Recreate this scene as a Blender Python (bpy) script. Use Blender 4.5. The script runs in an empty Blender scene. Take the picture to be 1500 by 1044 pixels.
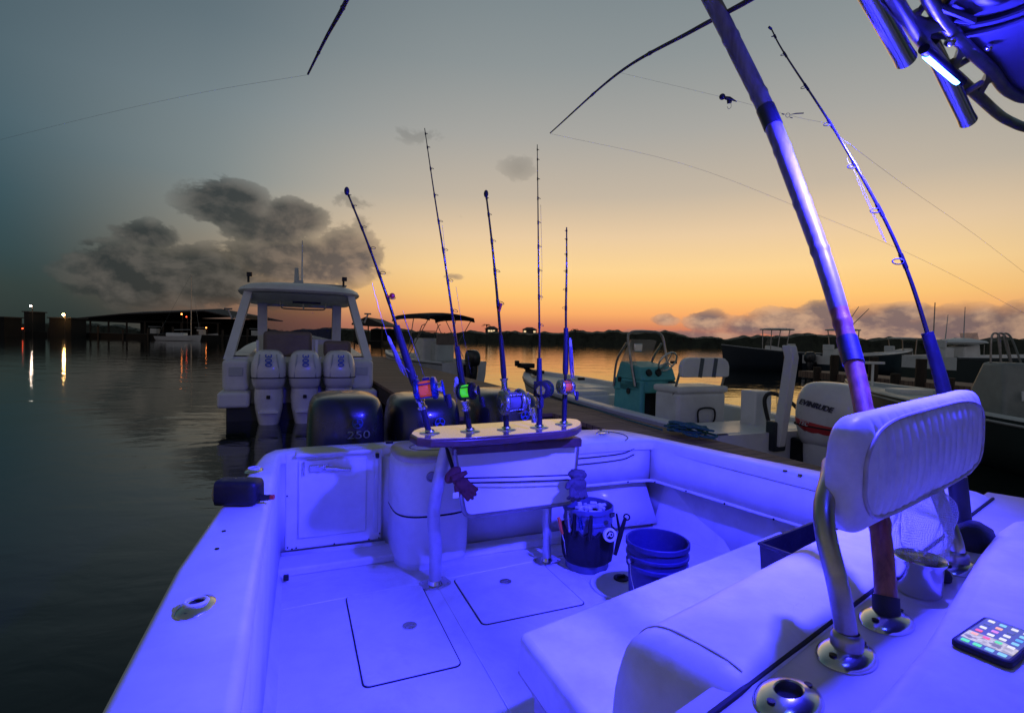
import bpy, bmesh, math, random
from mathutils import Vector, Matrix, Quaternion, noise as mnoise
random.seed(7)
R = math.radians
scene = bpy.context.scene
col = scene.collection

# ------------------------------------------------------------------ camera geometry (used to measure real positions)
F = 760.0; CZ = 1.85
_p, _r = R(1.96), R(1.2)
FW = Vector((0, math.cos(_p), -math.sin(_p))); U0 = Vector((0, math.sin(_p), math.cos(_p)))
RT = Vector((math.cos(_r), 0, 0)) + U0*math.sin(_r)
UP = Vector((-math.sin(_r), 0, 0)) + U0*math.cos(_r)
RT.normalize(); UP.normalize()
CAM = Vector((0, 0, CZ))
YAW = R(22.8); SN, CS = math.sin(YAW), math.cos(YAW)
def ray(x, y): return FW + RT*((x-750)/F) + UP*((522-y)/F)
def at_z(x, y, z):
    d = ray(x, y); return CAM + d*((z-CZ)/d.z)
def at_y(x, y, Y):
    d = ray(x, y); return CAM + d*(Y/d.y)
def at_a(x, y, a):                       # point on the plane 'a metres aft' in the boat's own frame
    d = ray(x, y); A = -d.x*SN + d.y*CS; return CAM + d*(a/A)
BOAT = Matrix.Rotation(YAW, 4, 'Z')      # local x = to port (b), local y = aft (a)
BI = BOAT.inverted()
def W(b, a, z): return BOAT @ Vector((b, a, z))
I4 = Matrix.Identity(4)

# ------------------------------------------------------------------ node helpers / materials
def newmat(name):
    m = bpy.data.materials.new(name); m.use_nodes = True
    nt = m.node_tree; b = nt.nodes['Principled BSDF']
    return m, nt, b
def bump(nt, b, scale, strength, detail=4, dist=0.01, coord='Object', stretch=None, prev=None):
    tc = nt.nodes.new('ShaderNodeTexCoord'); n = nt.nodes.new('ShaderNodeTexNoise')
    n.inputs['Scale'].default_value = scale; n.inputs['Detail'].default_value = detail
    src = tc.outputs[coord]
    if stretch:
        mp = nt.nodes.new('ShaderNodeMapping'); mp.inputs['Scale'].default_value = stretch
        nt.links.new(src, mp.inputs['Vector']); src = mp.outputs[0]
    nt.links.new(src, n.inputs['Vector'])
    bp = nt.nodes.new('ShaderNodeBump'); bp.inputs['Strength'].default_value = strength; bp.inputs['Distance'].default_value = dist
    nt.links.new(n.outputs['Fac'], bp.inputs['Height'])
    if prev: nt.links.new(prev.outputs[0], bp.inputs['Normal'])
    nt.links.new(bp.outputs[0], b.inputs['Normal'])
    return bp
def mat(name, c, rough=.5, metal=0, var=.0, vscale=6, c2=None, bscale=0, bstr=.2, bdist=.01, stretch=None, rvar=0, emis=None, es=0, trans=0, alpha=1, coat=0, thr=(.35,.65)):
    m, nt, b = newmat(name)
    b.inputs['Base Color'].default_value = (*c, 1); b.inputs['Roughness'].default_value = rough
    b.inputs['Metallic'].default_value = metal
    if trans: b.inputs['Transmission Weight'].default_value = trans
    if alpha < 1: b.inputs['Alpha'].default_value = alpha
    if coat: b.inputs['Coat Weight'].default_value = coat; b.inputs['Coat Roughness'].default_value = .08
    if emis: b.inputs['Emission Color'].default_value = (*emis, 1); b.inputs['Emission Strength'].default_value = es
    if var or c2 or rvar:
        tc = nt.nodes.new('ShaderNodeTexCoord'); n = nt.nodes.new('ShaderNodeTexNoise')
        n.inputs['Scale'].default_value = vscale; n.inputs['Detail'].default_value = 7; n.inputs['Roughness'].default_value = .62
        src = tc.outputs['Object']
        if stretch:
            mp = nt.nodes.new('ShaderNodeMapping'); mp.inputs['Scale'].default_value = stretch
            nt.links.new(src, mp.inputs['Vector']); src = mp.outputs[0]
        nt.links.new(src, n.inputs['Vector'])
        r = nt.nodes.new('ShaderNodeMapRange'); r.inputs['From Min'].default_value = thr[0]; r.inputs['From Max'].default_value = thr[1]
        nt.links.new(n.outputs['Fac'], r.inputs['Value'])
        if var or c2:
            mx = nt.nodes.new('ShaderNodeMix'); mx.data_type = 'RGBA'
            cc = c2 if c2 else tuple(max(0, q*(1-var)) for q in c)
            mx.inputs['A'].default_value = (*c, 1); mx.inputs['B'].default_value = (*cc, 1)
            nt.links.new(r.outputs[0], mx.inputs['Factor']); nt.links.new(mx.outputs['Result'], b.inputs['Base Color'])
        if rvar:
            r2 = nt.nodes.new('ShaderNodeMapRange'); r2.inputs['To Min'].default_value = rough; r2.inputs['To Max'].default_value = min(1, rough+rvar)
            nt.links.new(r.outputs[0], r2.inputs['Value']); nt.links.new(r2.outputs[0], b.inputs['Roughness'])
    if bscale: bump(nt, b, bscale, bstr, dist=bdist, stretch=stretch)
    return m
def worn(m, scale=2.2, lo=.54, hi=.80, dirt=(.42,.37,.30), amt=.55, scuff=True):
    """add irregular stains and fine scratches of the thing's own colour"""
    nt = m.node_tree; b = nt.nodes['Principled BSDF']; src = b.inputs['Base Color'].links[0].from_socket if b.inputs['Base Color'].links else None
    tc = nt.nodes.new('ShaderNodeTexCoord'); n = nt.nodes.new('ShaderNodeTexNoise'); n.inputs['Scale'].default_value = scale; n.inputs['Detail'].default_value = 12; n.inputs['Roughness'].default_value = .72; n.inputs['Distortion'].default_value = .5
    nt.links.new(tc.outputs['Object'], n.inputs['Vector'])
    r = nt.nodes.new('ShaderNodeMapRange'); r.inputs['From Min'].default_value = lo; r.inputs['From Max'].default_value = hi; r.inputs['To Max'].default_value = amt; nt.links.new(n.outputs['Fac'], r.inputs['Value'])
    fac = r.outputs[0]
    if scuff:
        v = nt.nodes.new('ShaderNodeTexVoronoi'); v.feature = 'DISTANCE_TO_EDGE'; v.inputs['Scale'].default_value = 3.1
        mp = nt.nodes.new('ShaderNodeMapping'); mp.inputs['Scale'].default_value = (1,3.2,1); mp.inputs['Rotation'].default_value = (0,0,.7)
        nz2 = nt.nodes.new('ShaderNodeTexNoise'); nz2.inputs['Scale'].default_value = 7; nt.links.new(tc.outputs['Object'], nz2.inputs['Vector'])
        ad = nt.nodes.new('ShaderNodeVectorMath'); ad.operation = 'ADD'; nt.links.new(tc.outputs['Object'], ad.inputs[0]); nt.links.new(nz2.outputs['Color'], ad.inputs[1])
        nt.links.new(ad.outputs[0], mp.inputs['Vector']); nt.links.new(mp.outputs[0], v.inputs['Vector'])
        r2 = nt.nodes.new('ShaderNodeMapRange'); r2.inputs['From Min'].default_value = .006; r2.inputs['From Max'].default_value = 0; r2.inputs['To Max'].default_value = 1; nt.links.new(v.outputs['Distance'], r2.inputs['Value'])
        n3 = nt.nodes.new('ShaderNodeTexNoise'); n3.inputs['Scale'].default_value = 1.7; nt.links.new(tc.outputs['Object'], n3.inputs['Vector'])
        r3 = nt.nodes.new('ShaderNodeMapRange'); r3.inputs['From Min'].default_value = .55; r3.inputs['From Max'].default_value = .65; r3.inputs['To Max'].default_value = .45; nt.links.new(n3.outputs['Fac'], r3.inputs['Value'])
        ml = nt.nodes.new('ShaderNodeMath'); ml.operation = 'MULTIPLY'; nt.links.new(r2.outputs[0], ml.inputs[0]); nt.links.new(r3.outputs[0], ml.inputs[1])
        mx_ = nt.nodes.new('ShaderNodeMath'); mx_.operation = 'MAXIMUM'; nt.links.new(fac, mx_.inputs[0]); nt.links.new(ml.outputs[0], mx_.inputs[1]); fac = mx_.outputs[0]
    mx = nt.nodes.new('ShaderNodeMix'); mx.data_type = 'RGBA'; nt.links.new(fac, mx.inputs['Factor'])
    if src: nt.links.new(src, mx.inputs['A'])
    else: mx.inputs['A'].default_value = b.inputs['Base Color'].default_value
    mx.inputs['B'].default_value = (*dirt, 1); nt.links.new(mx.outputs['Result'], b.inputs['Base Color'])
    return m
M = {}
M['gelcoat'] = mat('gelcoat', (.78,.78,.76), .28, var=.13, vscale=5, rvar=.25, bscale=35, bstr=.05, bdist=.002)
M['nonskid'] = mat('nonskid', (.74,.74,.72), .5, var=.14, vscale=3, rvar=.2, bscale=210, bstr=.6, bdist=.003)
M['liner'] = mat('liner', (.66,.67,.68), .4, var=.12, vscale=4, rvar=.2, bscale=60, bstr=.06, bdist=.002)
M['panel'] = mat('panel', (.80,.80,.78), .16, var=.06, vscale=6, rvar=.15)
M['beige'] = mat('beige_plastic', (.52,.47,.36), .45, var=.2, vscale=12)
M['vinyl'] = mat('vinyl', (.70,.69,.67), .34, var=.16, vscale=7, rvar=.2, bscale=9, bstr=.45, bdist=.010)
M['vinyl_fine'] = mat('pleated_vinyl', (.72,.70,.68), .33, var=.2, vscale=16, rvar=.25, bscale=90, bstr=.2, bdist=.002)
M['piping'] = mat('piping', (.50,.46,.43), .5, var=.3, vscale=40)
M['seatbase'] = mat('starboard_panel', (.50,.47,.42), .5, var=.12, vscale=6, bscale=40, bstr=.1)
M['gap'] = mat('gasket', (.02,.02,.025), .8, var=.3)
M['chrome'] = mat('stainless', (.70,.69,.68), .16, 1, var=.05, vscale=20, rvar=.07)
M['alu'] = mat('anodised_aluminium', (.42,.40,.38), .3, 1, var=.25, vscale=14, rvar=.2, bscale=60, bstr=.06, bdist=.001)
M['satin'] = mat('satin_aluminium', (.62,.62,.63), .42, .55, var=.15, vscale=14, rvar=.15)
M['blackmetal'] = mat('black_anodised', (.02,.02,.025), .3, .6, var=.3, vscale=30, rvar=.25)
M['blank'] = mat('graphite_blank', (.018,.016,.02), .22, 0, var=.3, vscale=40, coat=.15)
M['foam'] = mat('rod_grip', (.02,.02,.035), .65, var=.4, vscale=60, bscale=180, bstr=.3, bdist=.002)
M['navy'] = mat('navy_tape', (.012,.012,.035), .45, var=.3, vscale=50, bscale=120, bstr=.2, bdist=.002)
M['blackplastic'] = mat('black_plastic', (.012,.012,.015), .38, var=.3, vscale=20, rvar=.25, bscale=90, bstr=.1, bdist=.002)
M['cowl'] = mat('dark_cowling', (.022,.024,.03), .24, .2, var=.25, vscale=4, coat=.4, rvar=.12)
M['rubber'] = mat('rubber', (.015,.015,.018), .75, var=.3, vscale=30)
M['teak'] = mat('varnished_teak', (.42,.30,.20), .16, coat=.9, c2=(.26,.17,.10), vscale=9, stretch=(2,22,22), bscale=40, bstr=.1, bdist=.002)
M['teakedge'] = mat('dark_teak_edge', (.12,.06,.045), .35, var=.3, vscale=20)
M['bamboo'] = mat('bamboo', (.20,.18,.22), .34, c2=(.11,.09,.10), vscale=14, stretch=(3,3,.35), bscale=60, bstr=.2, bdist=.003, rvar=.2)  # cool tint of the blue lamplight put into the culm's colour
M['bamboo_unlit'] = mat('unlit_bamboo', (.30,.10,.06), .4, c2=(.14,.04,.03), vscale=18, stretch=(3,3,.35), bscale=60, bstr=.2, bdist=.003)  # same culm, its brown out of the blue light painted in as colour
M['darkbamboo'] = mat('weathered_bamboo', (.10,.07,.06), .5, c2=(.04,.03,.03), vscale=22)
M['bucketblue'] = mat('bucket_blue', (.03,.03,.13), .42, var=.2, vscale=8, rvar=.2, bscale=40, bstr=.08, bdist=.002)
M['bucketwhite'] = mat('bucket_inner', (.55,.55,.62), .5, var=.2, vscale=8)
M['buckettop'] = mat('bucket_grey', (.11,.12,.24), .4, var=.2, vscale=8, rvar=.2)
M['nylon'] = mat('black_nylon', (.008,.008,.012), .7, var=.4, vscale=30, bscale=120, bstr=.5, bdist=.004)
M['orange'] = mat('orange_plastic', (.85,.12,.03), .4, var=.2, vscale=20)
M['lineorange'] = mat('orange_line', (.95,.14,.02), .5, bscale=500, bstr=.6, bdist=.001, stretch=(8,1,1), emis=(.9,.10,.02), es=.22)  # weak glow added to the colour of the wound line
M['linegreen'] = mat('fluorescent_line', (.12,.95,.04), .5, bscale=500, bstr=.5, bdist=.001, stretch=(8,1,1), emis=(.08,.9,.02), es=.5)  # glow added to the line's colour, the spool is no lamp
M['linegrey'] = mat('grey_line', (.18,.17,.2), .5, bscale=500, bstr=.5, bdist=.001, stretch=(8,1,1))
M['reelblue'] = mat('reel_blue', (.04,.07,.30), .22, .8, var=.2, vscale=30, rvar=.15)
M['reelsilver'] = mat('reel_silver', (.52,.52,.58), .2, 1, var=.2, vscale=40, rvar=.15)
M['gold'] = mat('reel_gold', (.6,.4,.15), .25, 1, var=.2, vscale=30)
M['gloverose'] = mat('glove_rose', (.14,.035,.035), .85, var=.35, vscale=40, bscale=160, bstr=.6, bdist=.003)
M['glovegrey'] = mat('glove_grey', (.10,.085,.10), .9, var=.35, vscale=50, bscale=200, bstr=.7, bdist=.003)
M['white'] = mat('white_plastic', (.78,.78,.78), .4, var=.1)
M['boatwhite'] = mat('boat_white', (.78,.78,.77), .3, var=.14, vscale=1.5, rvar=.2, bscale=8, bstr=.03)
M['boatgrey'] = mat('boat_grey', (.52,.55,.54), .4, var=.2, vscale=2, rvar=.2)
M['enginewhite'] = mat('engine_white', (.76,.75,.75), .22, var=.12, vscale=3, coat=.4, rvar=.15)
M['consolegrey'] = mat('grey_console', (.27,.29,.27), .45, var=.2, vscale=4)
M['teal'] = mat('teal_console', (.10,.46,.47), .38, var=.15, vscale=4, rvar=.2)
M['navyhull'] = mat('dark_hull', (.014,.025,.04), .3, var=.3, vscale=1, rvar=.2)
M['greenhull'] = mat('dark_green_hull', (.02,.035,.035), .35, var=.3, vscale=1)
M['canvas'] = mat('navy_canvas', (.02,.022,.035), .85, var=.3, vscale=6, bscale=12, bstr=.3, bdist=.02)
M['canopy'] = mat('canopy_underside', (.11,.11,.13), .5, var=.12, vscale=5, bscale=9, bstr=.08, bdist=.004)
M['tinted'] = mat('tinted_glass', (.05,.06,.07), .45, trans=.0, alpha=.35)
M['clear'] = mat('acrylic', (.7,.6,.5), .08, alpha=.22)
M['cushionbrown'] = mat('brown_vinyl', (.20,.15,.13), .5, var=.2, vscale=4, bscale=6, bstr=.2)
M['red'] = mat('red_decal', (.55,.02,.03), .3, var=.1)
M['redtip'] = mat('red_cap', (.6,.04,.03), .4)
M['logoblue'] = mat('blue_letters', (.05,.12,.5), .3)
M['greyletter'] = mat('silver_letters', (.45,.47,.55), .25, .8)
M['darkletter'] = mat('dark_letters', (.05,.05,.08), .4)
M['stripe'] = mat('grey_stripe', (.10,.12,.13), .5, var=.2)
M['pile'] = mat('piling_wood', (.05,.035,.025), .85, var=.4, vscale=6, stretch=(3,3,.5), bscale=10, bstr=.5)
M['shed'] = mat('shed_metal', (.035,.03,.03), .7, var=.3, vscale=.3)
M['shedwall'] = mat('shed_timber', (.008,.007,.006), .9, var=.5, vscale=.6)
M['housewall'] = mat('house_wall', (.10,.08,.07), .7, var=.3, vscale=.5)
M['rope'] = mat('green_rope', (.05,.20,.22), .8, var=.5, vscale=60, bscale=120, bstr=.8, bdist=.01)
M['trunk'] = mat('trunk', (.05,.035,.03), .9, var=.4)
M['leaf'] = mat('mangrove_leaves', (.030,.040,.020), .7, c2=(.012,.018,.010), vscale=.6)
M['net'] = mat('white_net', (.5,.5,.52), .5, var=.15, vscale=20)
M['netfilm'] = mat('net_film', (.75,.75,.8), .4, alpha=.20, bscale=30, bstr=.6, bdist=.01)
M['fishline'] = mat('fishing_line', (.30,.28,.26), .3)
M['fishline_light'] = mat('pale_fishing_line', (.12,.12,.13), .3)
def emat(name, c, s):
    return mat(name, (.1,.1,.1), .4, emis=c, es=s)
M['led'] = emat('blue_led', (.10,.40,1.0), 14)
M['lampwarm'] = emat('warm_lamp', (1,.55,.18), 240)
M['lampwhite'] = emat('white_lamp', (1,.80,.62), 110)
M['lampred'] = emat('red_lamp', (1,.07,.02), 8)
M['lampamber'] = emat('amber_lamp', (1,.25,.05), 12)
M['window_lit'] = emat('lit_window', (1,.72,.40), 1.0)
M['glowblue'] = emat('lit_emblem', (.04,.06,1.0), 1.3)

worn(M['nonskid'], 1.6, .50, .78, (.36,.31,.27), .6); worn(M['gelcoat'], 2.0, .55, .85, (.42,.38,.33), .5); worn(M['liner'], 2.4, .52, .8, (.35,.32,.30), .5, False)
worn(M['vinyl'], 2.6, .52, .8, (.40,.34,.28), .5); worn(M['vinyl_fine'], 5, .52, .8, (.42,.36,.30), .45, False); worn(M['bucketblue'], 6, .5, .7, (.08,.08,.18), .5); worn(M['buckettop'], 7, .5, .7, (.2,.2,.28), .5)
worn(M['boatwhite'], 1.1, .5, .8, (.42,.40,.35), .5, False); worn(M['enginewhite'], 2.2, .52, .8, (.4,.38,.36), .4, False); worn(M['teal'], 2, .5, .8, (.10,.28,.28), .5, False); worn(M['cowl'], 3, .5, .8, (.06,.06,.06), .5, False)
def dock_mat():
    m, nt, b = newmat('dock_planks')
    tc = nt.nodes.new('ShaderNodeTexCoord')
    br = nt.nodes.new('ShaderNodeTexBrick'); br.offset = 0
    br.inputs['Color1'].default_value = (.30,.19,.135,1); br.inputs['Color2'].default_value = (.20,.125,.09,1)
    br.inputs['Mortar'].default_value = (.004,.003,.002,1); br.inputs['Scale'].default_value = 1
    br.inputs['Brick Width'].default_value = 5; br.inputs['Row Height'].default_value = .145; br.inputs['Mortar Size'].default_value = .006
    nt.links.new(tc.outputs['Object'], br.inputs['Vector'])
    n = nt.nodes.new('ShaderNodeTexNoise'); n.inputs['Scale'].default_value = 5; n.inputs['Detail'].default_value = 8
    mp = nt.nodes.new('ShaderNodeMapping'); mp.inputs['Scale'].default_value = (1,14,1)
    nt.links.new(tc.outputs['Object'], mp.inputs['Vector']); nt.links.new(mp.outputs[0], n.inputs['Vector'])
    mx = nt.nodes.new('ShaderNodeMix'); mx.data_type = 'RGBA'; mx.blend_type = 'MULTIPLY'; mx.inputs['Factor'].default_value = .8
    rp = nt.nodes.new('ShaderNodeMapRange'); rp.inputs['To Min'].default_value = .45; rp.inputs['To Max'].default_value = 1.5
    nt.links.new(n.outputs['Fac'], rp.inputs['Value'])
    nt.links.new(br.outputs['Color'], mx.inputs['A']); nt.links.new(rp.outputs[0], mx.inputs['B'])
    nt.links.new(mx.outputs['Result'], b.inputs['Base Color']); b.inputs['Roughness'].default_value = .75
    bp = nt.nodes.new('ShaderNodeBump'); bp.inputs['Strength'].default_value = .6; bp.inputs['Distance'].default_value = .01
    nt.links.new(n.outputs['Fac'], bp.inputs['Height']); nt.links.new(bp.outputs[0], b.inputs['Normal'])
    return m
M['dock'] = dock_mat()

def water_mat():
    m, nt, b = newmat('harbour_water')
    b.inputs['Base Color'].default_value = (.004,.010,.010,1); b.inputs['Roughness'].default_value = .045
    b.inputs['IOR'].default_value = 1.35
    tc = nt.nodes.new('ShaderNodeTexCoord')
    prev = None
    for sc, st, dist, stre in ((.35,.18,.035,(1,1.9,1)), (1.3,.11,.018,(1,1.6,1)), (5,.06,.005,(1,1.3,1))):
        mp = nt.nodes.new('ShaderNodeMapping'); mp.inputs['Scale'].default_value = stre; mp.inputs['Rotation'].default_value = (0,0,R(-25))
        n = nt.nodes.new('ShaderNodeTexNoise'); n.inputs['Scale'].default_value = sc; n.inputs['Detail'].default_value = 3; n.inputs['Distortion'].default_value = .6
        nt.links.new(tc.outputs['Object'], mp.inputs['Vector']); nt.links.new(mp.outputs[0], n.inputs['Vector'])
        bp = nt.nodes.new('ShaderNodeBump'); bp.inputs['Strength'].default_value = st; bp.inputs['Distance'].default_value = dist*3
        nt.links.new(n.outputs['Fac'], bp.inputs['Height'])
        if prev: nt.links.new(prev.outputs[0], bp.inputs['Normal'])
        prev = bp
    nt.links.new(prev.outputs[0], b.inputs['Normal'])
    return m
M['water'] = water_mat()

# ------------------------------------------------------------------ mesh builder
class MB:
    def __init__(s, M=None): s.v = []; s.f = []; s.M = M or I4
    def add(s, vs, fs):
        o = len(s.v); s.v += [s.M @ Vector(v) for v in vs]; s.f += [tuple(i+o for i in f) for f in fs]; return s
    def box(s, c, size, rot=None):
        h = [q/2 for q in size]; vs = []
        for z in (-1,1):
            for y in (-1,1):
                for x in (-1,1):
                    v = Vector((x*h[0], y*h[1], z*h[2]))
                    if rot: v = rot @ v
                    vs.append(v+Vector(c))
        return s.add(vs, [(0,2,3,1),(4,5,7,6),(0,1,5,4),(2,6,7,3),(0,4,6,2),(1,3,7,5)])
    def tube(s, pts, rad, n=10, caps=True, hollow=0):
        pts = [Vector(p) for p in pts]
        if not isinstance(rad, (list,tuple)): rad = [rad]*len(pts)
        vs = []; fs = []
        t0 = (pts[1]-pts[0]).normalized(); ref = Vector((0,0,1)) if abs(t0.z) < .9 else Vector((1,0,0))
        u = t0.cross(ref).normalized()
        for i, p in enumerate(pts):
            t = (pts[min(i+1,len(pts)-1)]-pts[max(i-1,0)]).normalized()
            u = (u - t*u.dot(t)).normalized(); w = t.cross(u)
            for k in range(n):
                a = 2*math.pi*k/n; vs.append(p + (u*math.cos(a)+w*math.sin(a))*rad[i])
        for i in range(len(pts)-1):
            for k in range(n):
                k2 = (k+1)%n; fs.append((i*n+k, i*n+k2, (i+1)*n+k2, (i+1)*n+k))
        if caps:
            fs.append(tuple(range(n-1,-1,-1))); fs.append(tuple((len(pts)-1)*n+k for k in range(n)))
        return s.add(vs, fs)
    def lathe(s, prof, c=(0,0,0), n=28, rot=None, sx=1, sy=1):     # prof = [(r,z)...]
        vs = []; fs = []; c = Vector(c)
        for r, z in prof:
            for k in range(n):
                a = 2*math.pi*k/n; v = Vector((r*math.cos(a)*sx, r*math.sin(a)*sy, z))
                if rot: v = rot @ v
                vs.append(v+c)
        for i in range(len(prof)-1):
            for k in range(n):
                k2 = (k+1)%n; fs.append((i*n+k, i*n+k2, (i+1)*n+k2, (i+1)*n+k))
        if prof[0][0] > 1e-5: pass
        return s.add(vs, fs)
    def cyl(s, c, r, h, n=24, rot=None, sx=1, sy=1, r2=None):
        r2 = r if r2 is None else r2
        return s.lathe([(1e-4,-h/2),(r,-h/2),(r2,h/2),(1e-4,h/2)], c, n, rot, sx, sy)
    def ball(s, c, r, n=14, sx=1, sy=1, sz=1, rot=None):
        prof = [(max(1e-4, r*math.sin(math.pi*i/n)), -r*sz*math.cos(math.pi*i/n)) for i in range(n+1)]
        return s.lathe(prof, c, n*2, rot, sx, sy)
    def prism(s, poly, z0, z1):
        n = len(poly); area = sum(poly[i][0]*poly[(i+1)%n][1]-poly[(i+1)%n][0]*poly[i][1] for i in range(n))
        if area < 0: poly = poly[::-1]
        vs = [(p[0],p[1],z0) for p in poly]+[(p[0],p[1],z1) for p in poly]
        fs = [tuple(range(n-1,-1,-1)), tuple(range(n,2*n))]
        fs += [(i,(i+1)%n,n+(i+1)%n,n+i) for i in range(n)]
        return s.add(vs, fs)
    def torus(s, c, R0, r, rot=None, n=16, m=6):
        vs = []; fs = []; c = Vector(c)
        for i in range(n):
            a = 2*math.pi*i/n
            for j in range(m):
                b = 2*math.pi*j/m; v = Vector(((R0+r*math.cos(b))*math.cos(a), (R0+r*math.cos(b))*math.sin(a), r*math.sin(b)))
                if rot: v = rot @ v
                vs.append(v+c)
        for i in range(n):
            for j in range(m):
                fs.append((i*m+j, ((i+1)%n)*m+j, ((i+1)%n)*m+(j+1)%m, i*m+(j+1)%m))
        return s.add(vs, fs)
    def grid(s, rows, closed_v=False, closed_u=False, caps=False):
        n = len(rows); m = len(rows[0]); vs = [p for r in rows for p in r]; fs = []
        for i in range(n if closed_u else n-1):
            for j in range(m if closed_v else m-1):
                i2 = (i+1)%n; j2 = (j+1)%m; fs.append((i*m+j, i*m+j2, i2*m+j2, i2*m+j))
        if caps: fs.append(tuple(range(m-1,-1,-1))); fs.append(tuple((n-1)*m+j for j in range(m)))
        return s.add(vs, fs)
    def build(s, name, m, parent=None, smooth=True, bev=0, bseg=2, sub=0, solid=0, ang=40, fix=True):
        me = bpy.data.meshes.new(name)
        Pi = PW[parent].inverted() if parent is not None else I4
        me.from_pydata([Pi @ v for v in s.v], [], s.f)
        if fix:
            bm = bmesh.new(); bm.from_mesh(me); bmesh.ops.recalc_face_normals(bm, faces=bm.faces); bm.to_mesh(me); bm.free()
        me.materials.append(m if not isinstance(m, str) else M[m])
        if smooth:
            me.polygons.foreach_set('use_smooth', [True]*len(me.polygons)); me.set_sharp_from_angle(angle=R(ang))
        o = bpy.data.objects.new(name, me); col.objects.link(o)
        if parent is not None: o.parent = parent; PW[o] = PW[parent]
        else: PW[o] = I4
        if bev:
            bv = o.modifiers.new('bevel','BEVEL'); bv.width = bev; bv.segments = bseg; bv.limit_method = 'ANGLE'; bv.angle_limit = R(35)
            bv.harden_normals = False
            me.polygons.foreach_set('use_smooth', [True]*len(me.polygons))
            wn = o.modifiers.new('wn','WEIGHTED_NORMAL'); wn.keep_sharp = True
        if solid:
            sd = o.modifiers.new('solid','SOLIDIFY'); sd.thickness = solid; sd.offset = 0
        if sub:
            sb = o.modifiers.new('sub','SUBSURF'); sb.levels = sub; sb.render_levels = sub
        return o
PW = {}
def tag(o, label=None, cat=None, group=None, kind=None):
    if label: o['label'] = label
    if cat: o['category'] = cat
    if group: o['group'] = group
    if kind: o['kind'] = kind
    return o
def thing(name, label, cat, loc, rz=0, group=None):
    o = bpy.data.objects.new(name, None); col.objects.link(o); o.empty_display_size = .2
    o.location = loc; o.rotation_euler = (0,0,rz)
    PW[o] = Matrix.Translation(Vector(loc)) @ Matrix.Rotation(rz, 4, 'Z')
    return tag(o, label, cat, group)
def copy_tree(o, parent=None):
    c = o.copy(); col.objects.link(c)
    if parent is not None: c.parent = parent
    for ch in [q for q in PW if q.parent == o]:
        copy_tree(ch, c)
    return c
def copy_thing(o, loc, rz, label, group=None):
    c = copy_tree(o); c.location = loc; c.rotation_euler = (0,0,rz); c['label'] = label
    if group: c['group'] = group
    return c
def text(name, body, size, mx, m, parent, extrude=.002, shear=0, align='CENTER', bold=0):
    cu = bpy.data.curves.new(name, 'FONT'); cu.body = body; cu.size = size; cu.extrude = extrude; cu.align_x = align; cu.align_y = 'CENTER'; cu.shear = shear
    cu.offset = bold
    t = bpy.data.objects.new('tmp', cu); col.objects.link(t)
    dg = bpy.context.evaluated_depsgraph_get(); me = bpy.data.meshes.new_from_object(t.evaluated_get(dg))
    bpy.data.objects.remove(t)
    me.transform(PW[parent].inverted() @ mx); me.materials.clear(); me.materials.append(M[m]); me.name = name
    o = bpy.data.objects.new(name, me); col.objects.link(o); o.parent = parent; PW[o] = PW[parent]
    return o
def frame(o, x, y):          # matrix with origin o, local X along x, local Y along y (Z = x cross y)
    x = Vector(x).normalized(); y = Vector(y); y = (y - x*y.dot(x)).normalized(); z = x.cross(y)
    m = Matrix((x, y, z)).transposed().to_4x4(); m.translation = Vector(o); return m
def bez(pts, n=24):          # Catmull-Rom through points
    pts = [Vector(p) for p in pts]; P = [pts[0]*2-pts[1]]+pts+[pts[-1]*2-pts[-2]]; out = []
    segs = len(pts)-1
    for s in range(segs):
        a, b, c, d = P[s:s+4]; k = max(2, n//segs)
        for i in range(k):
            t = i/k; out.append(.5*((2*b)+(c-a)*t+(2*a-5*b+4*c-d)*t*t+(3*b-a-3*c+d)*t**3))
    out.append(pts[-1]); return out
def lerp(a, b, t): return a+(b-a)*t
def resample(pts, n):
    L = [0]
    for i in range(1, len(pts)): L.append(L[-1]+(pts[i]-pts[i-1]).length)
    out = []
    for k in range(n):
        d = L[-1]*k/(n-1); i = 0
        while i < len(L)-2 and L[i+1] < d: i += 1
        out.append(pts[i].lerp(pts[i+1], (d-L[i])/max(1e-9, L[i+1]-L[i])))
    return out

# ------------------------------------------------------------------ sky (dusk: sun already below the horizon)
world = bpy.data.worlds.new('World'); scene.world = world; world.use_nodes = True
wt = world.node_tree; wt.nodes.clear()
L = wt.links.new
def N(t, **k):
    n = wt.nodes.new(t)
    for a, b in k.items(): setattr(n, a, b)
    return n
def mth(op, a, b=None, c=None, clamp=False):
    n = N('ShaderNodeMath', operation=op); n.use_clamp = clamp
    for i, q in enumerate((a, b, c)):
        if q is None: continue
        if isinstance(q, (int,float)): n.inputs[i].default_value = q
        else: L(q, n.inputs[i])
    return n.outputs[0]
tc = N('ShaderNodeTexCoord'); sep = N('ShaderNodeSeparateXYZ'); L(tc.outputs['Generated'], sep.inputs[0])
X, Y, Z = sep.outputs
def srgb(c): return tuple(((q/255)/12.92 if q/255 <= .04045 else ((q/255+.055)/1.055)**2.4) for q in c)
def ramp(stops, fac):
    r = N('ShaderNodeValToRGB'); r.color_ramp.interpolation = 'LINEAR'
    e = r.color_ramp.elements
    while len(e) < len(stops): e.new(.5)
    for i, (p, c) in enumerate(stops): e[i].position = p; e[i].color = (*srgb(c), 1)
    L(fac, r.inputs[0]); return r.outputs[0]
zz = mth('MAXIMUM', Z, 0.0)
rA = ramp([(0,(188,112,90)),(.022,(208,125,95)),(.05,(250,172,104)),(.085,(255,200,118)),(.13,(253,212,146)),(.19,(234,203,162)),(.26,(197,182,162)),(.36,(168,166,160)),(.46,(142,149,150)),(.56,(122,134,139)),(.75,(84,96,106)),(1,(68,76,86))], zz)
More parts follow.
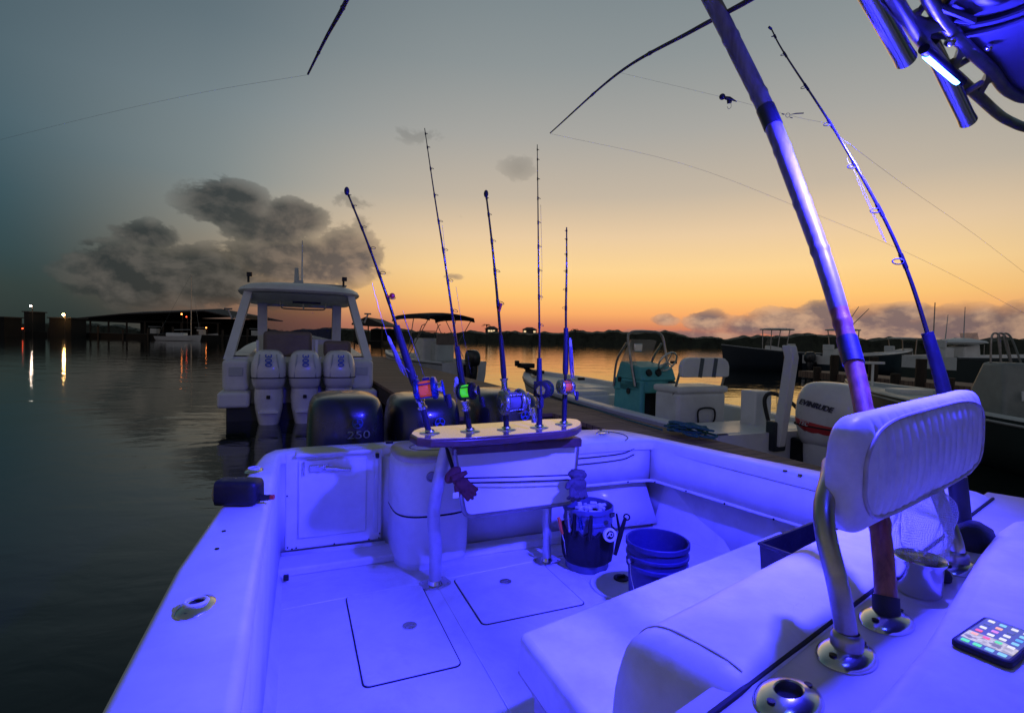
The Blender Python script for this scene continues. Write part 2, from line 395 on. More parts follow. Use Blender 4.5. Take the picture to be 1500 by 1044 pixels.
rB = ramp([(0,(150,112,98)),(.03,(178,128,108)),(.06,(214,158,120)),(.11,(212,178,138)),(.17,(188,174,152)),(.25,(153,158,154)),(.36,(128,140,144)),(.46,(107,122,129)),(.55,(93,108,117)),(.75,(72,86,96)),(1,(68,76,86))], zz)
rC = ramp([(0,(44,54,52)),(.06,(50,64,62)),(.11,(50,72,76)),(.19,(50,80,90)),(.28,(62,90,102)),(.42,(66,88,99)),(.7,(56,72,84)),(1,(68,76,86))], zz)
SAZ = R(16)
hl = mth('SQRT', mth('ADD', mth('MULTIPLY', X, X), mth('ADD', mth('MULTIPLY', Y, Y), 1e-6)))
dt = mth('DIVIDE', mth('ADD', mth('MULTIPLY', X, math.sin(SAZ)), mth('MULTIPLY', Y, math.cos(SAZ))), hl)
def rng(v, a, b, smooth=False):
    n = N('ShaderNodeMapRange'); n.interpolation_type = 'SMOOTHSTEP' if smooth else 'LINEAR'
    n.inputs['From Min'].default_value = a; n.inputs['From Max'].default_value = b; L(v, n.inputs['Value']); return n.outputs[0]
def mix(f, a, b):
    n = N('ShaderNodeMix', data_type='RGBA')
    if isinstance(f, float): n.inputs['Factor'].default_value = f
    else: L(f, n.inputs['Factor'])
    for k, q in (('A', a), ('B', b)):
        if isinstance(q, tuple): n.inputs[k].default_value = (*q, 1)
        else: L(q, n.inputs[k])
    return n.outputs['Result']
dlow = mth('SUBTRACT', dt, mth('MULTIPLY', mth('SUBTRACT', 1.0, rng(zz, .0, .36)), .20))
base = mix(rng(dlow, .34, .86, True), rC, rB)
base = mix(rng(dt, .15, -.5), base, ramp([(0,(138,132,134)),(.3,(124,122,128)),(.6,(86,92,100)),(1,(68,76,86))], zz))  # sky behind the camera, out of view, brightened as fill
base = mix(rng(dt, .68, .985, True), base, rA)
# clouds, placed by bearing and elevation (degrees)
az = mth('MULTIPLY', mth('ARCTAN2', X, Y), 57.29578); el = mth('MULTIPLY', mth('ARCSINE', Z), 57.29578)
cmb = N('ShaderNodeCombineXYZ'); L(az, cmb.inputs[0]); L(mth('MULTIPLY', el, 1.5), cmb.inputs[1])
nz = N('ShaderNodeTexNoise'); nz.inputs['Scale'].default_value = .25; nz.inputs['Detail'].default_value = 10; nz.inputs['Roughness'].default_value = .58; nz.inputs['Distortion'].default_value = .25
L(cmb.outputs[0], nz.inputs['Vector'])
nb = N('ShaderNodeTexNoise'); nb.inputs['Scale'].default_value = .55; nb.inputs['Detail'].default_value = 6; L(cmb.outputs[0], nb.inputs['Vector'])
def px2ae(x, y):
    d = ray(x, y).normalized(); return math.degrees(math.atan2(d.x, d.y)), math.degrees(math.asin(d.z))
blobs = [(335,300,62,36,1.25),(430,318,50,26,1.2),(390,335,70,28,1.15),(215,345,50,22,1.05),(200,400,90,42,1.25),(300,405,90,40,1.25),(360,425,120,24,1.05),(440,385,110,34,1.25),(510,375,50,40,1.2),(130,358,24,9,0.62),(190,425,80,22,1.05),
         (612,198,50,18,.45),(760,246,34,24,.58),(535,335,34,26,.5),(520,292,60,22,.36),(662,406,24,8,.5),(672,318,22,12,.3),
         (1150,472,60,22,1.17),(1200,465,40,26,1.17),(1035,470,36,16,1.07),(1095,478,46,16,0.97),(1325,460,50,14,1.17),(1290,480,80,26,1.17),(1400,490,120,34,1.27),(1440,468,50,18,1.12),(1490,485,60,34,1.22),(975,468,24,10,0.82),(1000,492,170,10,0.77),(1620,470,120,60,1.22)]
tot = None
for (x, y, rx, ry, wgt) in blobs:
    a0, e0 = px2ae(x, y); a1, _ = px2ae(x+rx, y); _, e1 = px2ae(x, y-ry)
    ra = abs(a1-a0)*1.15; re = abs(e1-e0)*1.2
    u = mth('MULTIPLY', mth('SUBTRACT', az, a0), 1/ra); v = mth('MULTIPLY', mth('SUBTRACT', el, e0), 1/re)
    d2 = mth('ADD', mth('MULTIPLY', u, u), mth('MULTIPLY', v, v))
    s = mth('SUBTRACT', wgt, d2)
    tot = s if tot is None else mth('SMOOTH_MAX', tot, s, .25)
dens = mth('ADD', tot, mth('MULTIPLY', mth('SUBTRACT', nz.outputs['Fac'], .5), 3.2))
cm = rng(dens, .10, .42, True)
ofs = N('ShaderNodeVectorMath', operation='ADD'); L(cmb.outputs[0], ofs.inputs[0]); ofs.inputs[1].default_value = (.9,1.2,0)
nz3 = N('ShaderNodeTexNoise'); nz3.inputs['Scale'].default_value = .25; nz3.inputs['Detail'].default_value = 10; nz3.inputs['Roughness'].default_value = .58; nz3.inputs['Distortion'].default_value = .25; L(ofs.outputs[0], nz3.inputs['Vector'])
lit = rng(mth('ADD', mth('SUBTRACT', nz.outputs['Fac'], nz3.outputs['Fac']), mth('MULTIPLY', mth('SUBTRACT', nb.outputs['Fac'], .5), .25)), -.09, .14)
cdark = mix(lit, srgb((44,50,51)), srgb((84,82,78)))
cwarm = mix(lit, srgb((112,100,104)), srgb((190,156,132)))
cc = mix(mth('MULTIPLY', rng(dt, .72, .93), mth('SUBTRACT', 1.0, rng(zz, .10, .24))), cdark, cwarm)
cc = mix(mth('MULTIPLY', mth('MULTIPLY', rng(dt, .78, .9), rng(zz, .14, .26)), .55), cc, base)
cmix = mth('MULTIPLY', cm, mth('MULTIPLY', mth('MULTIPLY_ADD', tot, .75, .30, clamp=True), .92))
skyc = mix(cmix, base, cc)
# a trace of physical twilight sky mixed in
ns = N('ShaderNodeTexSky', sky_type='NISHITA'); ns.sun_disc = False; ns.sun_elevation = R(-4); ns.sun_rotation = SAZ
bg1 = N('ShaderNodeBackground'); L(skyc, bg1.inputs[0]); bg1.inputs[1].default_value = 1.0
bg2 = N('ShaderNodeBackground'); L(ns.outputs[0], bg2.inputs[0]); bg2.inputs[1].default_value = .05
ad = N('ShaderNodeAddShader'); L(bg1.outputs[0], ad.inputs[0]); L(bg2.outputs[0], ad.inputs[1])
out = N('ShaderNodeOutputWorld'); L(ad.outputs[0], out.inputs[0])

# ------------------------------------------------------------------ camera
cd = bpy.data.cameras.new('camera'); cam = bpy.data.objects.new('camera', cd); col.objects.link(cam)
cm_ = Matrix((RT, UP, -FW)).transposed().to_4x4(); cm_.translation = CAM; cam.matrix_world = cm_
cd.sensor_width = 36; cd.lens = 36*F/1500; cd.clip_start = .02; cd.clip_end = 6000
scene.camera = cam
scene.view_settings.view_transform = 'Standard'; scene.view_settings.look = 'None'; scene.view_settings.exposure = 0; scene.view_settings.gamma = 1
# ------------------------------------------------------------------ water and far shores
mb = MB(); mb.add([(-3000,-600,0),(3000,-600,0),(3000,4500,0),(-3000,4500,0)], [(0,1,2,3)])
tag(mb.build('water', 'water', smooth=False, fix=False), kind='structure')

def shoreline(name, pts, h, depth, label, seed):
    """low wooded bank: an uneven mass of leaf clumps standing along a line"""
    rnd = random.Random(seed); v = []; f = []
    def H(c): return h*(.74+.55*mnoise.noise(Vector((c.x*.022, c.y*.022, seed)))+.30*mnoise.noise(Vector((c.x*.11, c.y*.11, seed)))+.12*mnoise.noise(Vector((c.x*.4, c.y*.4, seed))))+.3
    def leafclump(c, r, k):
        for _ in range(k):
            d = Vector((rnd.gauss(0,1), rnd.gauss(0,1), rnd.gauss(0,1))).normalized()*r*rnd.uniform(.5,1.05)
            p = c+Vector((d.x, d.y, d.z*.75)); s = rnd.uniform(.25,.6)*r*.5
            a = Vector((rnd.gauss(0,1),rnd.gauss(0,1),rnd.gauss(0,1))).normalized(); b = a.orthogonal().normalized()
            o = len(v); v.extend([p+a*s, p+b*s, p-a*s*.8, p-b*s]); f.append((o,o+1,o+2,o+3))
    tot = 0
    for i in range(len(pts)-1):
        A = Vector(pts[i]); B = Vector(pts[i+1]); Ln = (B-A).length; n = max(2, int(Ln/2.2)); nr = (B-A).normalized(); pr = Vector((-nr.y, nr.x, 0))
        for k in range(n):
            t = (k+rnd.random())/n; c = A.lerp(B, t); tot += 1
            hh = H(c)-.5
            for row in range(3):
                cc = c+pr*depth*(row/3+rnd.random()*.3)
                z = .3
                while z < hh:
                    leafclump(Vector((cc.x+rnd.uniform(-1,1), cc.y, z)), 1.0, 16); z += .95
    m = MB(); m.v = v; m.f = f
    # the solid bank behind the leaves
    rows = []
    for i in range(len(pts)-1):
        A = Vector(pts[i]); B = Vector(pts[i+1]); n = 110
        nr = (B-A).normalized(); pr = Vector((-nr.y, nr.x, 0))
        for k in range(n+(i == len(pts)-2)):
            c = A.lerp(B, k/n); hh = H(c)-.35
            rows.append([c+Vector((0,0,-.5)), c+pr*1.2+Vector((0,0,hh*.95)), c+pr*depth*.5+Vector((0,0,hh*1.12)), c+pr*depth*1.2+Vector((0,0,hh*.8)), c+pr*depth*1.5+Vector((0,0,-.5))])
    m.grid(rows)
    o = m.build(name, 'leaf', smooth=False, fix=False)
    return tag(o, label, 'trees', kind='stuff')
def wl(x, y): q = at_z(x, y, 0); q.z = 0; return q
shoreline('mangrove_bank', [(-62,225,0),(-20,215,0),(40,205,0),(95,190,0),(150,175,0),(230,165,0)], 5.7, 14, 'low dark mangrove bank along the far side of the channel under the sunset', 3)
shoreline('mangrove_bank', [(-260,215,0),(-150,235,0),(-60,232,0)], 5.0, 12, 'dark wooded bank far behind the long boat shed on the left', 5)

# long open boat shed on the left with its pilings
def PT(x, y, Yd): return at_y(x, y, Yd)
YS = 140
gl = PT(107,462,YS); gr = PT(352,459,YS+8); ap = PT(308,450,YS+4); ap0 = PT(190,454,YS+2)
sh = thing('boat_shed', 'long low dark boat shed with a shallow pitched roof across the water', 'boat shed', (-55,YS,0))
z0 = gl.z
mb = MB(); rows = []
for (x, y) in ((107,463),(190,455),(308,450.5),(352,460)):
    p = PT(x, y, YS); rows.append([Vector((p.x, YS-3, p.z-.9)), Vector((p.x, YS+5, p.z)), Vector((p.x, YS+26, p.z-.9)), Vector((p.x, YS+26, p.z-1.2)), Vector((p.x, YS-3, p.z-1.2))])
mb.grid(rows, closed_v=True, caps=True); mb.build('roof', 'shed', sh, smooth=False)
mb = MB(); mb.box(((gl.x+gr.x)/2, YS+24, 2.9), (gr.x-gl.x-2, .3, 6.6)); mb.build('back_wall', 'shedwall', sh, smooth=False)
for i in range(9):
    x = lerp(gl.x+1, gr.x-1, i/8); mb = MB(); mb.tube([(x, YS-1.5, -.5), (x, YS-1.5, 4.3)], .22, 6); mb.build('post', 'pile', sh)
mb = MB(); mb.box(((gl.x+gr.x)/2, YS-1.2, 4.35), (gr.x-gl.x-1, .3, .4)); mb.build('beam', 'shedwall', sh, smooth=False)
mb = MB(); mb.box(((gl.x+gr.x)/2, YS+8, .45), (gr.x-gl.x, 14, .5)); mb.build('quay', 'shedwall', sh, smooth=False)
# boats parked under the shed, dark
for i, (x, ln, c, lb) in enumerate([(-92,7,'navyhull','dark hull moored at the left end under the long boat shed'),(-80,8,'boatgrey','grey hull moored in the left half of the long boat shed'),(-66,7,'navyhull','dark hull in the right half of the long boat shed')]):
    t = thing('moored_boat', lb, 'boat', (x, YS-6, 0), 0, 'boats moored at the long shed')
    mb = MB(PW[t]); rows = []
    for k in range(9):
        u = k/8; w = 1.3*math.sin(math.pi*min(1, .35+u*.65))**.6 if u < .999 else .02; sh_ = 1.1+.5*u*u
        xx = -ln/2+ln*u
        rows.append([(xx,-w,sh_),(xx+.1*u,-w*.8,.1),(xx,0,-.3),(xx+.1*u,w*.8,.1),(xx,w,sh_)])
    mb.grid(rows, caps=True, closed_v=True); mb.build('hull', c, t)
    mb = MB(PW[t]); mb.box((-.3,0,1.9),(1.6,1.4,1.3)); mb.box((-.3,0,3.0),(2.4,1.8,.12)); mb.build('cabin', 'boatgrey', t, bev=.1)

# smaller shed seen to the right of the cabin boat
Y2 = 120
t = thing('boat_shed', 'small dark gabled boat shed beyond the cabin boat', 'boat shed', (-25, Y2, 0))
mb = MB(); A = PT(515,472,Y2); B = PT(562,474,Y2); C = PT(535,464,Y2)
mb.grid([[Vector((A.x,Y2,A.z-.2)),Vector((C.x,Y2,C.z)),Vector((B.x,Y2,B.z-.2)),Vector((B.x,Y2,B.z-.6)),Vector((A.x,Y2,A.z-.6))],[Vector((A.x,Y2+16,A.z-.2)),Vector((C.x,Y2+16,C.z)),Vector((B.x,Y2+16,B.z-.2)),Vector((B.x,Y2+16,B.z-.6)),Vector((A.x,Y2+16,A.z-.6))]], closed_v=True, caps=True)
mb.build('roof', 'shed', t, smooth=False)
mb = MB(); mb.box(((A.x+B.x)/2, Y2+15, 1.8), (B.x-A.x-.8, .3, 3.6)); mb.box(((A.x+B.x)/2, Y2+8, .3), (B.x-A.x-.8, 13, .6)); mb.build('wall', 'shedwall', t, smooth=False)
for x in (A.x+.5, (A.x+B.x)/2, B.x-.5):
    mb = MB(); mb.tube([(x, Y2+.6, -.5),(x, Y2+.6, A.z-.6)], .15, 6); mb.build('post', 'pile', t)

# waterfront on the far left: sheds, tall pilings and lamp posts
def block(x0, x1, ytop, Yd, lb, name='dock_hut', gable=False):
    a = PT(x0, ytop, Yd); b = PT(x1, ytop, Yd); t = thing(name, lb, 'hut', ((a.x+b.x)/2, Yd, 0))
    w = b.x-a.x; cx = (a.x+b.x)/2
    mb = MB(); mb.box((cx, Yd+2, a.z/2), (w, 4, a.z)); mb.build('wall', 'shedwall', t, smooth=False)
    mb = MB(); mb.box((cx, Yd+2, a.z+.12), (w+.5, 4.6, .24)); mb.build('roof', 'shed', t, smooth=False)
    return t
block(-6, 6, 465, 110, 'dark dockside hut cut by the left edge')
block(35, 43, 457, 118, 'tall narrow dockside hut under the white lamp post')
block(72, 104, 466, 112, 'dark dockside hut lit by the bright warm lamp')
t = thing('quay', 'low dark quay running along the left shore', 'quay', (-120, 118, 0))
mb = MB(); mb.box((-95, 122, .6), (90, 10, 1.2)); mb.build('deck', 'shedwall', t, smooth=False)
for i in range(16):
    x = -138+i*5.6; mb = MB(); mb.tube([(x,116.8,-.5),(x,116.8,2.1+.4*(i%3))], .2, 6); mb.build('piling', 'pile', t)
lamps = []
def lamp_post(px, py, Yd, lb, m, r=.16, power=0, c=(1,.7,.4), hood=True):
    p = at_y(px, py, Yd); t = thing('lamp_post', lb, 'lamp post', (p.x, p.y, 0))
    mb = MB(); mb.tube([(p.x,p.y+.4,0),(p.x,p.y+.4,p.z+.3)], .09, 6); mb.tube([(p.x,p.y+.4,p.z+.3),(p.x,p.y-.1,p.z+.35)], .06, 6); mb.build('post', 'pile', t)
    mb = MB(); mb.ball(p, r, 6); mb.build('lamp', m, t)
    if hood:
        mb = MB(); mb.lathe([(.05,.4),(r*1.5,r*1.1),(r*1.6,r*.9)], p, 12); mb.build('lamp_shade', 'shed', t)
    return t
lamp_post(45, 448, 116, 'tall lamp post with a small white lamp on the left quay', 'lampwhite', .16)
lamp_post(93, 461, 110, 'short lamp post with a bright warm lamp beside the left hut', 'lampwarm', .22)
lamp_post(33, 481, 108, 'low red dock light at the foot of the left quay', 'lampred', .12, hood=False)
lamp_post(266, 460, 132, 'amber dock light above the white sailing boat', 'lampamber', .17, hood=False)
lamp_post(273, 464, 132, 'red dock light right beside the sailing boat mast', 'lampred', .13, hood=False)
lamp_post(302, 480, 132, 'low amber dock light right of the white sailing boat', 'lampamber', .14, hood=False)

# white sailing boat moored across the basin
p = at_z(262, 489, 0); Yd = 105; p = at_y(262, 488, Yd)
t = thing('sailing_boat', 'small white sailing boat with a bare mast moored before the long shed', 'sailing boat', (p.x, Yd, 0))
mb = MB(Matrix.Translation((p.x, Yd, 0))); rows = []
for k in range(13):
    u = k/12; w = 1.2*(math.sin(math.pi*(.18+.82*u)))**.7 if u < .999 else .02; xx = -4.6+9.2*u; s = .85+.45*u*u
    rows.append([(xx,-w,s),(xx*.94,-w*.75,.1),(xx*.9,0,-.3),(xx*.94,w*.75,.1),(xx,w,s)])
mb.grid(rows, closed_v=True, caps=True); mb.build('hull', 'enginewhite', t)
mb = MB(Matrix.Translation((p.x, Yd, 0))); mb.box((-.4,0,1.25),(3.6,1.5,.7)); mb.build('cabin', 'boatwhite', t, bev=.15)
pm_ = at_y(280, 402, Yd); mb = MB(); mb.tube([(pm_.x,Yd,.8),(pm_.x,Yd,pm_.z)], [.09,.05], 6); mb.build('mast', 'alu', t)
mb = MB(); mb.tube([(pm_.x,Yd,2.3),(pm_.x-3.4,Yd,2.2)], .09, 6); mb.build('boom', 'alu', t)
mb = MB(); mb.tube([(p.x+4.3,Yd,1.2),(pm_.x,Yd,pm_.z)], .02, 4); mb.tube([(p.x-4.3,Yd,1.0),(pm_.x,Yd,pm_.z)], .02, 4); mb.build('stay', 'alu', t)
# palms and houses on the far bank
def palm(px, ytop, Yd, lb):
    p = at_y(px, ytop, Yd); t = thing('palm_tree', lb, 'palm tree', (p.x, Yd, 0), 0, 'palms on the far bank')
    mb = MB(); mb.tube([(p.x,Yd,2),(p.x+.2,Yd,p.z*.6),(p.x,Yd,p.z-.6)], [.3,.22,.18], 6); mb.build('trunk', 'trunk', t)
    mb = MB()
    for k in range(11):
        a = 2*math.pi*k/11+random.random()*.3; r = random.uniform(1.5,2.1); pts = []
        for j in range(5):
            u = j/4; pts.append(Vector((p.x+math.cos(a)*r*u, Yd+math.sin(a)*r*u, p.z-.6+.7*math.sin(u*2.4)-u*u*.9)))
        side = Vector((-math.sin(a), math.cos(a), 0))*.22
        mb.grid([[q-side*(1-.8*(i/4))+Vector((0,0,-.12)), q, q+side*(1-.8*(i/4))+Vector((0,0,-.12))] for i, q in enumerate(pts)])
    mb.build('crown', 'leaf', t, smooth=False, fix=False)
palm(713,474,185,'palm tree standing left of the lit house on the far bank')
palm(842,481,190,'single small palm tree just right of the rods on the far bank')
for (px, y, lb) in ((992,492,'leftmost palm of the cluster behind the teal console'),(1001,493,'middle palm of the cluster behind the teal console'),(1012,494,'rightmost palm of the cluster behind the teal console')): palm(px, y, 195, lb)
def house(x0, x1, yeave, ytop, Yd, lb, lit):
    a = at_y(x0, yeave, Yd); b = at_y(x1, yeave, Yd); tp = at_y((x0+x1)/2, ytop, Yd); cx = (a.x+b.x)/2; w = b.x-a.x
    t = thing('house', lb, 'house', (cx, Yd, 0), 0, 'houses on the far bank')
    mb = MB(); mb.box((cx, Yd+3, a.z/2), (w, 6, a.z)); mb.build('wall', 'housewall', t, smooth=False)
    mb = MB(); zt = tp.z; o = .5
    mb.add([(a.x-o,Yd-o,a.z),(b.x+o,Yd-o,a.z),(b.x+o,Yd+6+o,a.z),(a.x-o,Yd+6+o,a.z),(cx-w*.2,Yd+3,zt),(cx+w*.2,Yd+3,zt)], [(0,1,5,4),(1,2,5),(2,3,4,5),(3,0,4),(3,2,1,0)]); mb.build('roof', 'shed', t, smooth=False)
    for u in lit:
        xx = lerp(a.x, b.x, u); mb = MB(); mb.box((xx, Yd-.05, a.z-.9), (w*.16, .1, .8)); mb.build('window', 'window_lit', t, smooth=False)
house(711,729,481.5,477.5,236,'pale roofed house with lit windows on the far bank between the rods',(.3,.5,.7))
house(766,786,482.5,479,236,'wide low house with two lit windows on the far bank',(.15,.85))
house(905,918,489,486,230,'tiny unlit house on the far bank left of the teal console',())
# ------------------------------------------------------------------ generic boat pieces
def se(w, d, z, n=26, p=3.2, y0=0, x0=0):
    out = []
    for k in range(n):
        a = 2*math.pi*k/n; c, s = math.cos(a), math.sin(a)
        out.append((x0+w/2*math.copysign(abs(c)**(2/p), c), y0+d/2*math.copysign(abs(s)**(2/p), s), z))
    return out
def hull(t, L, B, zs, zb, mo, mi, zf, rim=.16, foredeck=.7, stripe=None, tc=.0, taper=2.3):
    Mx = PW[t]; n = 22; outer = []; inner = []; st = []
    for k in range(n+1):
        u = k/n; y = L*u; w = max(.02, B/2*(1-max(0, (u-.35)/.65)**taper)*(1-.06*(1-u))); zz_ = lerp(zs, zb, u**1.9)
        fl = 1-.30*u
        outer.append([(-w,y,zz_),(-w*.985,y-.02*u,zz_-.07),(-w*.96*(1-.1*u),y-.15*u,lerp(.32,.5,u)),(-w*.90*fl,y-.3*u,.02),(-w*.45*fl,y-.45*u,-.25),(0,y-.55*u,-.38),(w*.45*fl,y-.45*u,-.25),(w*.90*fl,y-.3*u,.02),(w*.96*(1-.1*u),y-.15*u,lerp(.32,.5,u)),(w*.985,y-.02*u,zz_-.07),(w,y,zz_)])
        wi = max(.01, w-rim); zfl = zf if u < foredeck else zz_-.05
        inner.append([(-w,y,zz_),(-w+.02,y,zz_+.025),(-wi-.02,y,zz_+.025),(-wi,y,zz_),(-wi+.02,y,zfl),(wi-.02,y,zfl),(wi,y,zz_),(wi+.02,y,zz_+.025),(w-.02,y,zz_+.025),(w,y,zz_)])
    mb = MB(Mx); mb.grid(outer); m0 = outer[0]; mb.add(m0, [tuple(range(len(m0)))]); mb.build('hull', mo, t, ang=50)
    mb = MB(Mx); mb.grid(inner)
    w0 = B/2*.94; mb.box((0,.03,lerp(zf,zs,.5)),(2*w0-.1,.08,zs-zf)); mb.build('deck', mi, t, ang=30)
    if stripe:
        mb = MB(Mx); rows = [[(-a[0][0]*-1-.006 if False else a[0][0]-.006, a[0][1], a[0][2]-.05), (a[1][0]-.008, a[1][1], a[1][2]-.02)] for a in outer]
        mb.grid(rows); mb.grid([[(-r[0][0],r[0][1],r[0][2]),(-r[1][0],r[1][1],r[1][2])] for r in rows]); mb.build('rub_rail', stripe, t, solid=.015)
def outboard(t, loc, mc, s=1.0, w=.5, h=.74, d=.8, leg=True, tilt=0, name='outboard_motor', mleg=None, rz=0, low=-.45, boxy=False):
    """engine hung aft (local -y) of loc; loc is the top of the transom"""
    Mx = PW[t] @ Matrix.Translation(loc) @ Matrix.Rotation(rz,4,'Z') @ Matrix.Rotation(tilt, 4, 'X') @ Matrix.Diagonal((s,s,s,1))
    mb = MB(Mx)
    prof = [(0,.50,.55,.04),(.02,.78,.76,.03),(.12,.90,.90,0),(.30,.97,.98,0),(.50,1,1,0),(.66,.965,.965,0),(.78,.90,.90,.01),(.88,.80,.79,.02),(.95,.66,.65,.03),(.985,.48,.48,.03),(1.0,.22,.25,.03),(1.0,.01,.01,.03)]
    if boxy: prof = [(0,.80,.80,.02),(.05,.93,.93,.01),(.30,1,1,0),(.60,1,1,0),(.80,.97,.97,0),(.90,.92,.92,0),(.96,.83,.83,0),(.985,.70,.72,0),(1,.5,.55,0),(1.004,.01,.01,0)]
    mb.grid([se(w*a, d*b, h*z, y0=-.42+yo, p=3.0+.6*z) for z, a, b, yo in prof], closed_v=True)
    cw = mb.build('outboard_motor' if not name else name, mc, t, ang=60)
    mb = MB(Mx); mb.grid([se(w*1.0+.012, d*1.0+.012, h*z, y0=-.42, p=3.4) for z in (.30,.325)], closed_v=True); mb.build('seam', 'gap', cw)
    if leg:
        mb = MB(Mx); mb.grid([se(w*a, d*b, z, y0=-.42+yo, p=2.6) for z, a, b, yo in [(.03,.80,.74,.03),(-.15,.84,.72,.02),(-.4,.78,.66,.03),(-.7,.60,.5,.05),(-.95,.2,.45,.03),(-1.1,.16,.5,0)]], closed_v=True, caps=True)
        mb.box((0,-.42,low-.25),(w*.55,d*.75,.03)); mb.build('midsection', mleg or mc, cw)
        mb = MB(Mx); mb.box((0,-.12,-.2),(w*.62,.28,.5)); mb.build('bracket', 'blackmetal', cw, bev=.03)
    return cw, Mx
def rot_to(d):      # rotation taking +Z to d
    return Vector((0,0,1)).rotation_difference(Vector(d).normalized()).to_matrix()

# ------------------------------------------------------------------ timber dock (runs parallel to the boat)
dk = thing('dock', 'brown timber dock running back from the right side of the cockpit', 'dock', W(3.9,0,0), YAW)
DM = BOAT
mb = MB(DM); mb.prism([(3.42,-4),(4.22,-4),(4.22,27),(1.72,27),(1.72,6.6),(3.42,6.6)], .74, .80); mb.build('decking', 'dock', dk, bev=.008)
mb = MB(DM)
mb.box((4.17,11.5,.58),(.08,31,.30)); mb.box((3.47,1.3,.58),(.08,10.6,.30)); mb.box((1.77,16.8,.58),(.08,20.4,.30)); mb.box((2.6,6.66,.58),(1.7,.08,.30))
mb.build('joist', 'pile', dk, smooth=False)
for (b, a) in [(1.86,6.9),(1.86,10.5),(1.86,14.5),(1.86,19),(1.86,24),(4.06,6.5),(4.06,10.5),(4.06,15),(4.06,20),(4.06,25.5),(3.6,2.5),(4.06,2.5),(3.0,26)]:
    mb = MB(DM); mb.tube([(b,a,-.6),(b,a,.73)], .13, 10); mb.build('piling', 'pile', dk)

# ------------------------------------------------------------------ white cabin boat with three outboards
t = thing('cabin_boat', 'white hardtop cruiser seen from astern with three white outboards', 'boat', W(.15,12.3,0), YAW)
hull(t, 10, 3.05, 1.35, 1.9, 'boatwhite', 'boatwhite', .75, rim=.38, foredeck=.45)
Mx = PW[t]
for sx in (-1,1):
    mb = MB(Mx)
    mb.prism([(sx*.98,-.62),(sx*1.56,-.62),(sx*1.56,.15),(sx*.98,.15)], .34, .66)
    mb.build('swim_platform', 'boatwhite', t, bev=.06, bseg=3)
for sx in (-1,1):
    mb = MB(Mx); mb.box((sx*1.26,-.05,.98),(.50,.5,.66)); mb.build('stern_quarter', 'boatwhite', t, bev=.10, bseg=4)
    mb = MB(Mx); mb.box((sx*1.25,-.315,1.06),(.26,.02,.18)); mb.build('hatch', 'boatgrey', t, bev=.02)
mb = MB(Mx); mb.box((0,-.02,.95),(2.1,.12,.6)); mb.build('transom', 'boatgrey', t, bev=.02)
mb = MB(Mx); mb.box((0,-.04,.1),(2.9,.1,.5)); mb.build('boot_stripe', 'navyhull', t, bev=.02)
for sx in (-1,1):
    mb = MB(Mx); mb.grid([[(sx*x-.17*q, y-.24, z), (sx*x+.0*q, y-.24, z),(sx*x, y+.12, z),(sx*x-.17*q,y+.12,z)] for x, y, z, q in [(1.50,.1,1.3,sx),(1.42,.5,1.75,sx),(1.30,.9,2.35,sx),(1.20,1.1,2.80,sx)]], closed_v=True); mb.build('pillar', 'boatwhite', t, ang=30)
    mb = MB(Mx); mb.grid([[(sx*.90-.11, y, z),(sx*.90+.11,y,z),(sx*.90+.11,y+.25,z),(sx*.90-.11,y+.25,z)] for y, z in ((2.5,1.2),(2.3,2.8))], closed_v=True); mb.build('windscreen_post', 'boatwhite', t)
mb = MB(Mx)   # hardtop
rows = []
for z, q in ((2.82,.90),(2.84,.985),(2.88,1.0),(2.95,.97),(3.03,.86),(3.09,.6),(3.11,.2)):
    rows.append(se(2.80*q, 3.4*q, z-.03, y0=2.1, p=3.2, n=32))
mb.grid(rows, closed_v=True, caps=True); mb.build('hardtop', 'boatwhite', t, ang=60)
mb = MB(Mx); mb.grid([se(2.60,3.10,2.78,y0=2.1,n=32),se(2.4,2.8,2.62,y0=2.2,n=32)], closed_v=True, caps=True); mb.build('headliner', 'boatgrey', t)
mb = MB(Mx); mb.box((.12,.95,2.66),(.62,.05,.18)); mb.build('hatch_screen', 'blackplastic', t, bev=.01)
mb = MB(Mx); mb.tube(bez([(-.45,1.0,2.62),(-.43,1.0,2.48),(-.3,1.0,2.44),(.4,1.0,2.44),(.53,1.0,2.48),(.55,1.0,2.62)],18), .018, 6); mb.tube([(.05,1.0,2.62),(.05,1.0,2.44)], .02, 6); mb.build('rail', 'alu', t)
mb = MB(Mx); mb.box((0,2.62,2.66),(1.7,.06,.2)); mb.box((0,2.62,1.48),(1.9,.1,.5)); mb.build('windscreen_frame', 'boatwhite', t, bev=.02)
mb = MB(Mx); mb.box((0,2.64,2.15),(1.6,.02,.9)); mb.build('windscreen', 'tinted', t)
mb = MB(Mx); mb.box((-.28,.62,1.60),(1.02,.22,.62)); mb.build('seat_back', 'cushionbrown', t, bev=.09, bseg=4)
mb = MB(Mx); mb.box((.80,.75,1.52),(.62,.3,.38)); mb.box((0,.4,1.15),(2.1,.5,.35)); mb.build('seat', 'cushionbrown', t, bev=.08, bseg=3)
mb = MB(Mx); mb.box((-.9,.55,1.45),(.05,.03,.5)); mb.box((.33,.55,1.48),(.06,.05,.5)); mb.build('seat_trim', 'boatwhite', t)
for i, (x, z) in enumerate(((-1.12,3.06),(.95,3.08))):
    mb = MB(Mx); mb.tube([(x,1.0,z-.05),(x,1.0,z+.09)], .025, 8); mb.box((x+.02,1.0,z+.13),(.11,.12,.09)); mb.build('flood_light', 'blackplastic', t)
mb = MB(Mx); mb.box((-.04,2.2,3.16),(.2,.26,.14)); mb.tube([(-.1,2.2,3.1),(-.1,2.2,3.55)], [.07,.05], 10); mb.build('nav_light', 'boatgrey', t, bev=.02)
